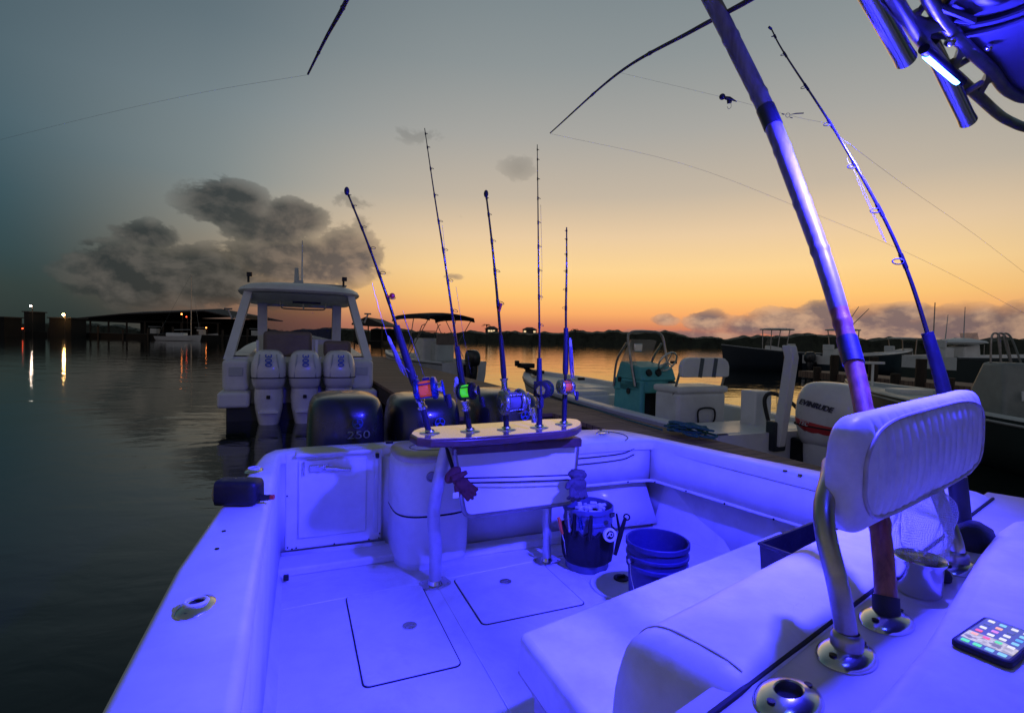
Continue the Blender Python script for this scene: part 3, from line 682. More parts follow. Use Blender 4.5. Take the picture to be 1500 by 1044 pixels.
mb = MB(Mx); mb.tube([(.03,2.2,3.1),(.03,2.2,4.25)], [.028,.014], 8); mb.build('antenna', 'white', t)
mb = MB(Mx); mb.box((.45,2.2,3.12),(1.3,.8,.04)); mb.build('solar_hatch', 'boatgrey', t, bev=.02)
for sx in (-1,1):
    mb = MB(Mx); mb.tube([(sx*1.42,.75,2.38),(sx*1.58,.75,2.38)], .02, 6); mb.tube([(sx*1.36,.7,2.20),(sx*1.42,.72,2.16),(sx*1.5,.75,2.36)], .02, 6); mb.build('cleat_bracket', 'alu', t)
for i, x in enumerate((-.62,.06,.74)):
    cw, CM = outboard(t, (x,-.18,.72), 'enginewhite', w=.66, h=.80, d=.86, low=-.2)
    fm = frame(CM @ Vector((0,-.853,.60)), CM.to_3x3() @ Vector((0,0,-1)), CM.to_3x3() @ Vector((1,0,0)))
    text('lettering', '300', .17, fm, 'logoblue', cw, extrude=.008, bold=.004)
    for sx in (-1,1):
        mb = MB(CM); mb.grid([[(sx*(.15+.05*q)-.012,-.835+.03*q,z),(sx*(.15+.05*q)+.012,-.83+.03*q,z)] for q, z in ((0,.72),(.6,.5),(1,.25))]); mb.build('side_stripe', 'boatgrey', cw, solid=.02)
    mb = MB(CM); mb.box((0,-.72,-.14),(.07,.06,.07)); mb.build('outlet', 'gap', cw, bev=.01)

# ------------------------------------------------------------------ white bay boat with navy bimini
p = Vector((-1.9,21,0))
t = thing('bimini_boat', 'white open boat with a dark navy bimini beyond the dock', 'boat', p, R(42))
hull(t, 6.6, 2.4, .85, 1.15, 'boatwhite', 'boatwhite', .45, stripe='stripe')
Mx = PW[t]
def bimini(t, Mx, y0, y1, w, z, m='canvas', crown=.16):
    mb = MB(Mx); rows = []
    for k in range(9):
        u = k/8; y = lerp(y0, y1, u); sag = .05*abs(math.sin(u*math.pi*3)); rows.append([(w/2*q, y, z+crown*math.cos(q*1.25)-.03*sag-.10*(2*u-1)**4-(.16 if abs(q) == 1 else 0)) for q in (-1,-.96,-.7,-.35,0,.35,.7,.96,1)])
    mb.grid(rows); mb.build('canopy', m, t, solid=.04)
bimini(t, Mx, .9, 3.9, 2.3, 2.72)
mb = MB(Mx)
for sx in (-1,1):
    for (ya, yb) in ((2.6,1.0),(2.6,2.2),(2.6,3.8),(1.6,3.0)):
        mb.tube([(sx*1.12,ya,.95),(sx*1.08,yb,2.66)], .018, 6)
mb.build('canopy_frame', 'alu', t)
mb = MB(Mx); mb.box((0,2.8,1.15),(.95,.8,1.3)); mb.build('console', 'boatwhite', t, bev=.1, bseg=3)
mb = MB(Mx); mb.box((0,2.75,1.95),(.85,.04,.4),Matrix.Rotation(R(-20),3,'X')); mb.build('windscreen', 'tinted', t, bev=.01)
mb = MB(Mx); mb.box((0,1.6,1.2),(.95,.45,.8)); mb.build('seat', 'boatgrey', t, bev=.1, bseg=3)
mb = MB(Mx); mb.box((0,1.4,1.75),(.9,.12,.45)); mb.build('backrest', 'cushionbrown', t, bev=.05, bseg=3)
for sx in (-1,1):
    mb = MB(Mx); mb.tube([(sx*.45,3.0,1.7),(sx*.42,2.6,2.35),(sx*.4,2.4,2.4)], .02, 6); mb.build('grab_rail', 'alu', t)
outboard(t, (0,-.08,.72), 'cowl', w=.46, h=.66, d=.7)

# ------------------------------------------------------------------ white skiff with the teal console
t = thing('bay_boat', 'white skiff with a teal console moored along the right side of the dock', 'boat', W(5.62,4.55,0), YAW)
Mx = PW[t]
hull(t, 7.8, 2.45, .78, 1.05, 'boatwhite', 'boatwhite', .42, rim=.2, foredeck=.62, stripe='stripe', taper=2.8)
# console at 2.9 ahead
cy = 2.85
Mx = PW[t] @ Matrix.Diagonal((.86,1,1,1))
mb = MB(Mx)
mb.grid([[(-.42,cy-.38,z),(-.36,cy-.38,z),(-.30+.0,cy-.38,z),(-.30,cy-.1,z),(.30,cy-.1,z),(.30,cy-.38,z),(.42,cy-.38,z),(.42-s*.04,cy+.42+s,z),(-.42+s*.04,cy+.42+s,z)] for z, s in ((.42,0),(1.0,-.04))], closed_v=True)
mb.box((0,cy+.03,1.10),(.84,.80,.22))
mb.grid([[(-.42,cy-.40,1.2),(.42,cy-.40,1.2),(.42,cy+.36,1.2),(-.42,cy+.36,1.2)],[(-.41,cy-.30,1.42),(.41,cy-.30,1.42),(.36,cy+.30,1.5),(-.36,cy+.30,1.5)]], closed_v=True, caps=True)
mb.box((-.37,cy-.08,.8),(.1,.62,.8)); mb.box((.37,cy-.08,.8),(.1,.62,.8))
con = mb.build('console', 'teal', t, bev=.03, bseg=2)
mb = MB(Mx); mb.box((0,cy-.09,.74),(.62,.04,.6)); mb.build('cubby', 'gap', con)
for x in (-.22,0):
    mb = MB(Mx); mb.cyl((x,cy-.355,1.33),.06,.05,rot=rot_to((0,-1,.5))); mb.build('gauge', 'blackplastic', con)
mb = MB(Mx); mb.box((.27,cy-.42,1.12),(.12,.05,.14)); mb.build('switch_panel', 'blackplastic', con)
for (y, z, r) in ((cy-.05,1.0,.05),(cy+.22,1.18,.045)):
    mb = MB(Mx); mb.cyl((-.425,y,z),r,.03,rot=rot_to((1,0,0))); mb.build('speaker', 'blackplastic', con)
mb = MB(Mx); mb.tube([(-.428,cy-.2,.62),(-.428,cy+.12,.64)], .015, 6); mb.build('vent', 'gap', con)
mb = MB(Mx); rot = Matrix.Rotation(R(-55),3,'X'); mb.torus((.12,cy-.46,1.52), .19, .016, rot, 28, 8)
for k in range(3):
    a = k*2*math.pi/3+.5; mb.tube([(.12,cy-.46,1.52), Vector((.12,cy-.46,1.52))+rot@Vector((math.cos(a)*.19,math.sin(a)*.19,0))], .012, 6)
mb.tube([(.12,cy-.46,1.52),(.12,cy-.3,1.38)], .03, 8); mb.build('steering_wheel', 'chrome', con)
mb = MB(Mx); mb.grid([[(-.36,cy+.28,1.48),(-.30,cy+.34,1.48),(.30,cy+.34,1.48),(.36,cy+.28,1.48)],[(-.32,cy+.06,1.86),(-.27,cy+.12,1.88),(.27,cy+.12,1.88),(.32,cy+.06,1.86)]]); mb.grid([[(-.36,cy-.2,1.44),(-.36,cy+.28,1.48)],[(-.33,cy-.02,1.70),(-.32,cy+.06,1.86)]]); mb.build('windscreen', 'clear', con, solid=.008)
mb = MB(Mx)
mb.tube(bez([(-.44,cy-.25,1.10),(-.44,cy-.10,1.55),(-.43,cy+.0,1.9),(-.36,cy+.02,1.99),(-.2,cy+.02,2.02),(.2,cy+.02,2.02),(.36,cy+.02,1.99),(.43,cy+.0,1.9),(.44,cy-.10,1.55),(.44,cy-.25,1.10)],60), .024, 10)
mb.tube(bez([(-.44,cy+.38,1.05),(-.44,cy+.3,1.5),(-.43,cy+.04,1.82)],16), .022, 10); mb.tube(bez([(.44,cy+.38,1.05),(.44,cy+.3,1.5),(.43,cy+.04,1.82)],16), .022, 10)
mb.build('grab_frame', 'alu', con)
mb = MB(Mx); mb.box((-.18,cy+.0,1.74),(.20,.03,.14)); mb.build('mirror', 'chrome', con, bev=.02)
mb = MB(Mx); mb.box((.52,cy-.2,1.5),(.16,.03,.05)); mb.build('throttle', 'blackplastic', con, bev=.01)
Mx = PW[t]
# leaning seat
sy = 1.72
mb = MB(Mx); mb.box((0,sy,.80),(.92,.55,.62)); st = mb.build('seat_box', 'boatwhite', t, bev=.06, bseg=3)
mb = MB(Mx); mb.box((0,sy,1.15),(.96,.60,.10)); mb.build('seat_cushion', 'boatwhite', t, bev=.04, bseg=3)
mb = MB(Mx); mb.prism([(x,y) for x,y,_ in se(.96,.40,0,p=3.2)], -.045, .045)
mb2 = MB(Mx @ Matrix.Translation((0,sy-.28,1.48)) @ Matrix.Rotation(R(90),4,'X') @ Matrix.Diagonal((.92,1,1,1))); mb2.prism([(-.49,-.12),(-.46,-.14),(.46,-.14),(.49,-.12),(.49,.02),(.46,.09),(.40,.135),(.32,.15),(-.32,.15),(-.40,.135),(-.46,.09),(-.49,.02)], -.045, .045)
bk = mb2.build('backrest', 'boatwhite', t, bev=.02)
mb = MB(Mx)
for x in (-.10,.16): mb.box((x,sy-.28,1.48),(.07,.10,.285),Matrix.Rotation(R(8),3,'Y'))
mb.build('stripe', 'stripe', bk)
mb = MB(Mx)
for sx in (-1,1): mb.tube([(sx*.44,sy-.1,.95),(sx*.44,sy-.26,1.40)], .018, 8)
mb.build('backrest_frame', 'alu', t)
mb = MB(Mx); mb.tube(bez([(-.1,sy-.30,.66),(-.1,sy-.31,.86),(.18,sy-.31,.86),(.18,sy-.30,.66),(-.1,sy-.30,.66)],24), .014, 6); mb.build('seat_hatch', 'gap', t)
# aft deck, boxes
mb = MB(Mx); mb.box((0,.62,.70),(1.9,.8,.10)); mb.build('aft_deck', 'boatwhite', t, bev=.03)
mb = MB(Mx); mb.box((.26,.72,.96),(.30,.26,.50)); mb.build('bait_box', 'boatwhite', t, bev=.02)
mb = MB(Mx); mb.tube(bez([(.22,.45,.76),(.17,.50,1.1),(.22,.42,1.2),(.30,.2,1.10),(.25,-.1,.9)],24), .026, 8); mb.build('engine_cable', 'blackplastic', t)
mb = MB(Mx); mb.grid([[(-.28,y-.06,z),(-.17,y-.06,z),(-.17,y-.18,z),(-.28,y-.18,z)] for y, z in ((.06,.62),(-.02,1.2),(-.08,1.70),(-.04,1.84))], closed_v=True, caps=True); mb.build('shallow_anchor', 'boatwhite', t, bev=.015)
mb = MB(Mx); mb.box((-.22,-.02,.74),(.2,.14,.36)); mb.build('anchor_bracket', 'navyhull', t, bev=.02)
# foredeck boxes, trolling motor
mb = MB(Mx); mb.box((-.35,4.45,.64),(1.1,.5,.42)); mb.box((.1,4.2,.6),(1.2,.3,.36)); mb.build('front_box', 'boatwhite', t, bev=.04)
mb = MB(Mx); mb.box((-.91,4.45,.66),(.02,.16,.10)); mb.build('box_latch', 'gap', t)
mb = MB(Mx); mb.tube([(-.30,6.6,1.02),(-.26,7.2,1.10),(-.30,7.5,1.2)], [.05,.05,.045], 8); mb.box((-.30,7.2,1.19),(.34,.34,.12)); mb.box((-.50,7.3,1.24),(.09,.12,.14)); mb.box((-.2,6.9,1.06),(.3,.5,.08)); mb.build('trolling_motor', 'blackmetal', t, bev=.02)
mb = MB(Mx); mb.box((.35,5.6,.98),(.16,.07,.06)); mb.build('cleat', 'blackmetal', t, bev=.01)
cw, CM = outboard(t, (.20,-.02,.66), 'enginewhite', w=.52, h=.76, d=.80)
mb = MB(CM)     # red sweep and lower grey panel on the near side
def cowlside(yy, zz_, off=.006):       # x on the near (-x) side of the cowling
    prof = [(.12,.82,.86),(.30,.97,.98),(.50,1,1),(.66,.965,.965),(.78,.90,.90),(.88,.80,.79)]
    q = zz_/.76
    for i in range(len(prof)-1):
        if prof[i][0] <= q <= prof[i+1][0]:
            f = (q-prof[i][0])/(prof[i+1][0]-prof[i][0]); a = lerp(prof[i][1],prof[i+1][1],f); b = lerp(prof[i][2],prof[i+1][2],f); break
    else: a, b = .82, .86
    p_ = 3.0+.6*q; s = min(.999, abs((yy+.42)/(.80*b/2))); cx = (1-s**p_)**(1/p_)
    return -(.52*a/2*cx+off)
rows = []
for k in range(25):
    y = -.05-.745*k/24; u = k/24; zc = .30-.10*math.sin(u*math.pi*.9)+.12*max(0,u-.75)*4*.9
    hh = .018+.06*math.sin(math.pi*min(1,u*1.05))**1.0
    rows.append([(cowlside(y,z_),y,z_) for z_ in (zc-hh,zc-hh/3,zc+hh/3,zc+hh)])
mb.grid(rows); mb.build('red_band', 'red', cw, solid=.004)
fm = frame(CM @ Vector((cowlside(-.38,.47,.012),-.38,.49)), CM.to_3x3() @ Vector((.02,-1,-.14)), CM.to_3x3() @ Vector((0,0,1)))
text('lettering', 'EVINRUDE', .088, fm, 'darkletter', cw, extrude=.006, shear=.35, bold=.002)
fm = frame(CM @ Vector((cowlside(-.28,.28,.014),-.24,.265)), CM.to_3x3() @ Vector((.0,-1,-.1)), CM.to_3x3() @ Vector((0,0,1)))
text('lettering', 'TEC', .07, fm, 'enginewhite', cw, extrude=.006, shear=.35)
# heap of rope on the dock
t = thing('rope', 'tangled blue-green mooring rope heaped on the edge of the dock', 'rope', W(4.05,4.55,.8), YAW)
mb = MB(PW[t]); pts = []
for k in range(90): 
    a = k*.62; r = .05+.09*((k*37)%11)/11; pts.append((math.cos(a)*r*1.6, math.sin(a)*r*2.2-.1*math.sin(k*.1), .03+.05*math.sin(k*.35)**2+.0009*k))
mb.tube(bez(pts,360), .012, 6); mb.build('coil', 'rope', t)
mb = MB(PW[t]); mb.tube(bez([(-.1,.3,.03),(.0,1.2,.02),(.1,2.2,.03),(.25,3.2,.02)],30), .011, 6); mb.build('trailing_end', 'rope', t)
# slim rod lying along the dock by the skiff
# ------------------------------------------------------------------ boats across the fairway on the right
def cc_boat(lb, stern, rz, L, B, zs, zb, mo, top=None, tower=None, con=(.45,), zf=.6, engines=1, antenna=None, name='fishing_boat', inner='boatwhite', mtop='boatgrey', cx=0):
    t = thing(name, lb, 'boat', Vector((stern[0], stern[1], 0)), rz)
    hull(t, L, B, zs, zb, mo, inner, zf, stripe='stripe'); Mx = PW[t]
    for c in con:
        y = L*c
        mb = MB(Mx); mb.grid([[(-.45,y-.4,zf),(.45,y-.4,zf),(.45,y+.5,zf),(-.45,y+.5,zf)],[(-.45,y-.4,zf+1.0),(.45,y-.4,zf+1.0),(.4,y+.4,zf+1.15),(-.4,y+.4,zf+1.15)]], closed_v=True, caps=True); mb.build('console', inner, t, bev=.05)
        mb = MB(Mx); mb.box((0,y+.3,zf+1.4),(.8,.03,.5),Matrix.Rotation(R(18),3,'X')); mb.build('windscreen', 'tinted', t)
        mb = MB(Mx); mb.box((0,y-1.1,zf+.5),(.9,.45,.9)); mb.box((0,y-1.3,zf+1.1),(.9,.1,.4)); mb.build('seat', inner, t, bev=.05)
        if top:
            mb = MB(Mx); mb.grid([se(q*1.9, q*top[1], top[0]+z, y0=y-.2) for q, z in ((.95,0),(1,.03),(.97,.08),(.6,.13))], closed_v=True, caps=True); mb.build('t_top', mtop, t)
            for sx in (-1,1):
                for (ya, yb) in ((-.5,-.8),(.5,.5)):
                    mb = MB(Mx); mb.tube([(sx*.5,y+ya,zf),(sx*.6,y+yb,top[0])], .035, 6); mb.build('t_top_leg', 'alu', t)
        if antenna:
            mb = MB(Mx)
            for ax, ay, az in antenna: mb.tube([(ax,y,(top[0] if top else zf+1)),(ax,y+ay,az)], [.03,.012], 6)
            mb.build('antenna', 'boatgrey', t)
    for i in range(engines):
        outboard(t, ((i-(engines-1)/2)*.75,-.05,.7), 'cowl' if engines == 1 else 'enginewhite', w=.48, h=.7, d=.72)
    return t
cc_boat('dark-hulled centre console boat with a flat T-top, bow pointing left, nearest the mangroves', (22.6,37), R(92), 7.8, 2.4, 1.25, 1.75, 'navyhull', top=(2.85,2.1), con=(.52,))
tt = cc_boat('dark boat with a T-top and radar just left of the bamboo pole', (20.2,34.5), R(-76), 8.2, 2.5, 1.15, 1.6, 'navyhull', top=(2.85,1.8), con=(.28,), antenna=((.3,-.3,3.6),(-.3,-.3,3.2)))
mb = MB(PW[tt]); mb.cyl((0,2.1,3.12),.3,.18); mb.build('radar', 'boatgrey', tt, bev=.03)
cc_boat('pale boat with a small T-top seen between the bamboo pole and the right-hand rod', (28.5,40), R(-80), 7.0, 2.3, 1.1, 1.4, 'boatgrey', top=(2.45,1.4), con=(.28,))
t4 = cc_boat('large dark-hulled boat with tall antennas behind the grey console skiff', (18.6,23.2), R(-84), 9.5, 3.0, 1.45, 1.75, 'greenhull', con=(.18,), zf=.9, engines=0, antenna=((.0,.0,3.7),(-.9,.1,3.4)))
mb = MB(PW[t4]); mb.grid([se(1.9*q, 1.3*q, 2.1+z, y0=1.6) for q, z in ((.5,-.1),(1,0),(.9,.08),(.3,.2))], closed_v=True, caps=True); mb.build('radar_arch', 'boatwhite', t4)
cc_boat('boat with a T-top at the right edge of the view behind the console skiff', (27.2,27.5), R(-88), 7.5, 2.4, 1.3, 1.5, 'navyhull', top=(2.5,2.0), con=(.35,))
# outrigger poles above the second boat
mb = MB()
for (x0,y0,x1,y1) in ((1238,478,1258,449),(1240,484,1273,452)): mb.tube([at_y(x0,y0,34),at_y(x1,y1,34)], [.035,.02], 5)
mb.v = [PW[tt].inverted() @ v for v in mb.v]; mb.M = PW[tt]; mb.v = [PW[tt] @ v for v in mb.v]; mb.build('outrigger', 'alu', tt)
# second dock
t = thing('dock', 'dark low dock with pilings on the far side of the fairway at right', 'dock', (19,27.5,0))
a = at_z(1195,545,.8); b = at_z(1385,563,.8); dv = (b-a).normalized(); pv = Vector((-dv.y,dv.x,0))*1.6
mb = MB(); mb.prism([(q.x,q.y) for q in (a-dv*1, b+dv*2, b+dv*2+pv, a-dv*1+pv)], .55, .8); mb.build('decking', 'dock', t, smooth=False)
for k in range(7):
    q = a.lerp(b, k/6); mb = MB(); mb.tube([(q.x,q.y-.1,-.5),(q.x,q.y-.1,1.0+.5*(k%2))], .14, 8); mb.build('piling', 'pile', t)
# near skiff on the right with grey console
t = thing('bay_boat', 'grey skiff with a tall pale console and rod rack at right behind the backrest', 'boat', (8.35,5.2,0), R(-2))
Mx = PW[t]; hull(t, 8.2, 2.35, .80, .98, 'greenhull', 'boatgrey', .42, rim=.25, foredeck=.55, stripe='boatgrey', taper=2.6)
cy = 3.75
mb = MB(Mx); mb.grid([[(-.34+.05,cy-.4,.4),(.34+.05,cy-.4,.4),(.34+.05,cy+.4,.4),(-.34+.05,cy+.4,.4)],[(-.31+.05,cy-.35,1.15),(.31+.05,cy-.35,1.15),(.31+.05,cy+.35,1.15),(-.31+.05,cy+.35,1.15)],[(-.22+.05,cy-.2,1.62),(.22+.05,cy-.2,1.62),(.20+.05,cy+.25,1.62),(-.20+.05,cy+.25,1.62)]], closed_v=True, caps=True); c_ = mb.build('console', 'consolegrey', t, bev=.06, bseg=3)
mb = MB(Mx)
for k in range(4): mb.tube([(-.12+.08+k*.08,cy-.44,1.0),(-.12+.08+k*.08,cy-.42,1.16)], .02, 8)
mb.build('rod_tube', 'white', c_)
mb = MB(Mx)
for dx in (-.16,.02,.18): mb.tube(bez([(dx+.03,cy+.1,1.6),(dx*.6-.04,cy+.1,2.05),(dx*.5+.02,cy+.1,2.12),(dx*.6+.10,cy+.1,2.02),(dx+.20,cy+.1,1.62)],20), .016, 6)
mb.build('rod_rack', 'alu', c_)
mb = MB(Mx); mb.box((.1,6.1,.88),(.7,.5,.12)); mb.build('hatch', 'boatwhite', t, bev=.03)
mb = MB(Mx); mb.tube([(-.1,7.0,.9),(-.1,7.0,1.45)], .03, 8); mb.box((-.1,7.0,1.46),(.5,.1,.06)); mb.build('pedestal', 'boatwhite', t, bev=.01)
mb = MB(Mx); mb.box((.3,2.4,.95),(.9,.5,.5)); mb.build('seat', 'boatwhite', t, bev=.08, bseg=3)
outboard(t, (0,-.05,.66), 'cowl')
# masts of boats beyond the frame of trees
for (px, y0, y1, Yd, lb) in ((1365,540,443,24,'thin bare mast standing right of the hanging rod'),(1440,545,505,30,'short mast at the right beside the antennas')):
    a = at_y(px,y0,Yd); b = at_y(px,y1,Yd); t = thing('mast', lb, 'mast', (a.x,a.y,0))
    mb = MB(); mb.tube([(a.x,a.y,0),(a.x,a.y,b.z)], [.04,.02], 6); mb.build('pole', 'alu', t)
# ------------------------------------------------------------------ the boat the camera stands on
def P2(x, y, z): q = BI @ at_z(x, y, z); return (q.x, q.y)      # pixel -> boat frame on a level plane
ob = thing('fishing_boat', 'white sport fishing boat whose cockpit fills the foreground, lit blue by its lamps', 'boat', W(1.2,1.5,0), YAW)
O = [(-.36,-2.5),(-.36,1.2),(-.352,1.9),(-.30,2.56),(-.235,3.1),(-.205,3.4),(-.175,3.58),(-.115,3.69),(.02,3.735),(.57,3.745),(.98,3.76),(1.02,3.76),(1.6,3.78),(2.2,3.785),(2.42,3.76),(2.55,3.66),(2.62,3.45),(2.68,3.2),(2.78,2.7),(2.93,2.1),(3.25,1.32),(3.5,.6),(3.65,-2.5)]
I = [(-.10,-2.5),(-.10,1.13),(-.10,1.9),(-.092,2.56),(-.082,3.1),(-.078,3.35),(-.076,3.45),(-.07,3.52),(.0,3.56),(.57,3.56),(.98,3.50),(1.02,3.24),(1.6,3.22),(2.2,3.21),(2.38,3.205),(2.48,3.19),(2.52,3.16),(2.535,3.05),(2.60,2.6),(2.70,1.98),(2.98,1.36),(3.25,.6),(3.4,-2.5)]
rows = []
for (ox,oy),(ix,iy) in zip(O, I):
    d = Vector((ix-ox, iy-oy)).normalized()
    def q(t, z, o=(ox,oy), d=d): return (o[0]+d.x*t, o[1]+d.y*t, z)
    ln = math.hypot(ix-ox, iy-oy)
    rows.append([q(.22,-.35), q(.10,.15), q(.015,.90), q(-.012,.97), q(-.012,1.03), q(.004,1.035), q(.006,1.075), q(.014,1.092), q(.034,1.10), q(ln-.03,1.10), q(ln-.012,1.094), q(ln-.002,1.078), q(ln,1.05), q(ln+.0,1.035)])
mb = MB(BOAT); mb.grid(rows); mb.build('hull', 'gelcoat', ob, ang=60)
# inner liner, left side and transom corner
def wallstrip(name, pts, z0, z1, m, off0=0, ang=40, parent=ob):
    mb = MB(BOAT); mb.grid([[(x,y,z0),(x,y,z1)] for x, y in pts]); return mb.build(name, m, parent, ang=ang, solid=.006)
wallstrip('liner', [(-.103,-2.5),(-.103,1.13),(-.103,1.9),(-.095,2.56),(-.085,3.1),(-.081,3.35),(-.079,3.45),(-.073,3.53),(.0,3.563),(.57,3.563),(.60,3.50)], .38, 1.045, 'liner')
mb = MB(BOAT); mb.grid([[(-.10,y,.47),(-.055,y,.40),(-.05,y,.39)] for y in (-1,3.5)]); mb.build('liner_foot', 'liner', ob)
# transom door
mb = MB(BOAT); mb.box((.252,3.545,.785),(.60,.03,.62)); dr = mb.build('transom_door', 'gelcoat', ob, bev=.012, bseg=3)
mb = MB(BOAT); mb.box((.24,3.524,.80),(.42,.02,.50)); mb.build('door_panel', 'gelcoat', dr, bev=.008)
mb = MB(BOAT); mb.box((.512,3.527,.80),(.03,.026,.54)); mb.build('door_frame', 'liner', dr, bev=.006)
mb = MB(BOAT); mb.box((.25,3.535,1.09),(.47,.10,.022)); mb.build('door_top', 'gelcoat', dr, bev=.006)
mb = MB(BOAT)
for (x,z) in ((-.03,.50),(-.005,.488),(.02,.492),(.25,.488),(.47,.488),(.535,.49),(.54,.52),(-.035,.83)): mb.cyl((x,3.526,z),.005,.008,8,rot_to((0,1,0)))
mb.build('screw', 'blackmetal', dr)
mb = MB(BOAT); mb.box((.155,3.505,1.0),(.12,.022,.045)); mb.box((.06,3.51,1.0),(.012,.03,.09)); mb.cyl((.165,3.49,1.0),.02,.03,14,rot_to((0,1,0))); mb.tube([(.19,3.485,1.0),(.30,3.48,.985),(.345,3.48,.98)], [.016,.013,.012], 8); mb.build('latch', 'chrome', dr, bev=.004)
mb = MB(BOAT); mb.box((.515,3.50,1.055),(.022,.03,.03)); mb.build('door_stop', 'blackplastic', dr, bev=.004)
wallstrip('door_sill', [(-.07,3.52),(.57,3.50)], .39, .475, 'liner')
mb = MB(BOAT); mb.box((.26,3.44,.425),(.70,.24,.05)); mb.build('step', 'nonskid', ob, bev=.012, bseg=3)
# livewell at the corner
mb = MB(BOAT)
def lw(q, z, y0=0): return [(x, y, z) for x, y, _ in se(.50*q, .56*q, 0, y0=3.40+y0, x0=.835, p=3.2, n=40)]
mb.grid([lw(.965,.44),lw(.975,.47),lw(.985,.735),lw(.985,.745),lw(1.0,.75),lw(1.0,.765),lw(.985,.775),lw(.975,1.03),lw(.96,1.055),lw(.93,1.07)], closed_v=True)
lwo = mb.build('livewell', 'gelcoat', ob, ang=50)
mb = MB(BOAT); mb.grid([lw(.94,.39),lw(.94,.45)], closed_v=True); mb.build('kick', 'liner', lwo)
mb = MB(BOAT); mb.grid([lw(.990,.732),lw(.990,.743)], closed_v=True); mb.build('seam', 'gap', lwo)
mb = MB(BOAT); mb.grid([lw(.93,1.066),lw(.945,1.085),lw(.94,1.10),lw(.90,1.112),lw(.5,1.114)], closed_v=True, caps=True); mb.build('lid', 'beige', lwo, ang=50)
mb = MB(BOAT); mb.torus((.88,3.40,1.1145), .17, .003, Matrix.Diagonal((1,.7,1)), 40, 5); mb.build('lid_handle', 'gap', lwo)
mb = MB(BOAT); mb.torus((.79,3.125,.985), .028, .006, rot_to((0,1,0)), 20, 8); mb.cyl((.79,3.13,.985),.026,.01,20,rot_to((0,1,0))); mb.build('drain_fitting', 'alu', lwo)
# transom inner face and cockpit sole
wallstrip('transom_face', [(1.0,3.26),(1.5,3.235),(2.0,3.225),(2.38,3.22),(2.50,3.20)], .80, 1.05, 'gelcoat')
mb = MB(BOAT)
for z in (1.0,.955): mb.tube(bez([(1.02,3.245,z),(1.6,3.22,z),(2.2,3.212,z+.01),(2.36,3.208,z+.045)],16), .004, 6)
mb.build('lid_seam', 'gap', ob)
wallstrip('transom_wall', [(.98,3.32),(1.9,3.32),(2.1,3.33),(2.42,3.36),(2.56,3.40)], .39, .83, 'liner')
mb = MB(BOAT); mb.grid([[(x,y,z),(x,y+.12,z)] for x,y,z in ((1.0,3.22,.80),(2.5,3.2,.80))]); mb.build('transom_ledge', 'gelcoat', ob, solid=.01)
mb = MB(BOAT); mb.grid([[(1.96,3.30,.80),(2.50,3.27,.80)],[(1.98,3.28,.60),(2.56,3.25,.60)],[(2.02,3.27,.44),(2.62,3.24,.44)]]); mb.build('corner_panel', 'panel', ob, solid=.012, bev=.01)
mb = MB(BOAT); mb.box((1.35,3.26,.43),(1.35,.10,.06)); mb.build('sole_curb', 'gelcoat', ob, bev=.012, bseg=3)
mb = MB(BOAT); mb.tube(bez([(1.02,3.235,.80),(1.6,3.215,.80),(2.2,3.205,.80),(2.45,3.19,.80),(2.515,3.14,.80),(2.56,2.9,.802),(2.66,2.3,.805),(2.74,1.9,.81),(3.0,1.33,.815),(3.25,.6,.82)],60), .011, 8); tr = mb.build('trim', 'gelcoat', ob)
mb = MB(BOAT)
for (x,y) in ((1.9,3.198),(2.3,3.19),(2.49,3.12),(2.555,2.86),(2.60,2.55),(2.655,2.22),(2.70,1.98),(2.86,1.6)): mb.cyl((x,y,.803),.006,.012,8,rot_to((.7,.7,0)))
mb.build('screw', 'blackmetal', tr)
wallstrip('coaming', [(2.50,3.19),(2.525,3.12),(2.545,3.0),(2.61,2.6),(2.71,1.98),(2.99,1.36),(3.26,.6),(3.4,-2)], .80, 1.05, 'gelcoat')
wallstrip('side_wall', [(2.56,3.42),(2.66,3.2),(2.74,2.6),(2.84,2.0),(3.10,1.3),(3.35,.6),(3.5,-2)], .39, .82, 'liner')
mb = MB(BOAT); mb.grid([[(a,b,.815),(c,d,.815)] for a,b,c,d in ((2.52,3.2,2.58,3.45),(2.56,3.0,2.68,3.15),(2.62,2.6,2.76,2.6),(2.72,1.98,2.86,2.0),(3.0,1.36,3.12,1.3),(3.27,.6,3.37,.6))]); mb.build('toe_overhang', 'liner', ob)
mb = MB(BOAT); mb.add([(-.12,-2,.40),(3.55,-2,.40),(3.40,.6,.40),(2.9,2.0,.40),(2.7,3.2,.40),(2.6,3.5,.40),(-.1,3.58,.40)], [(0,1,2,3,4,5,6)])
sole = mb.build('cockpit_sole', 'nonskid', ob, smooth=False)
def rr(x0,y0,x1,y1,r,n=5):
    out = []
    for cx, cy, a0 in ((x1-r,y1-r,0),(x0+r,y1-r,90),(x0+r,y0+r,180),(x1-r,y0+r,270)):
        for k in range(n+1): a = R(a0+90*k/n); out.append((cx+r*math.cos(a), cy+r*math.sin(a)))
    return out
for (x0,y0,x1,y1,lx,ly) in ((.275,2.15,.69,2.945,.54,2.53),(.89,2.42,1.483,2.94,1.165,2.80)):
    mb = MB(BOAT); mb.prism(rr(x0-.006,y0-.006,x1+.006,y1+.006,.03), .395, .4035); g = mb.build('hatch_gasket', 'gap', ob, smooth=False)
    mb = MB(BOAT); mb.prism(rr(x0,y0,x1,y1,.026), .39, .4075); h_ = mb.build('deck_hatch', 'nonskid', ob, bev=.002)
    mb = MB(BOAT); mb.cyl((lx,ly,.409),.036,.006,28); mb.cyl((lx,ly,.413),.026,.004,28); mb.box((lx,ly,.416),(.04,.008,.003)); mb.build('hatch_latch', 'chrome', h_)
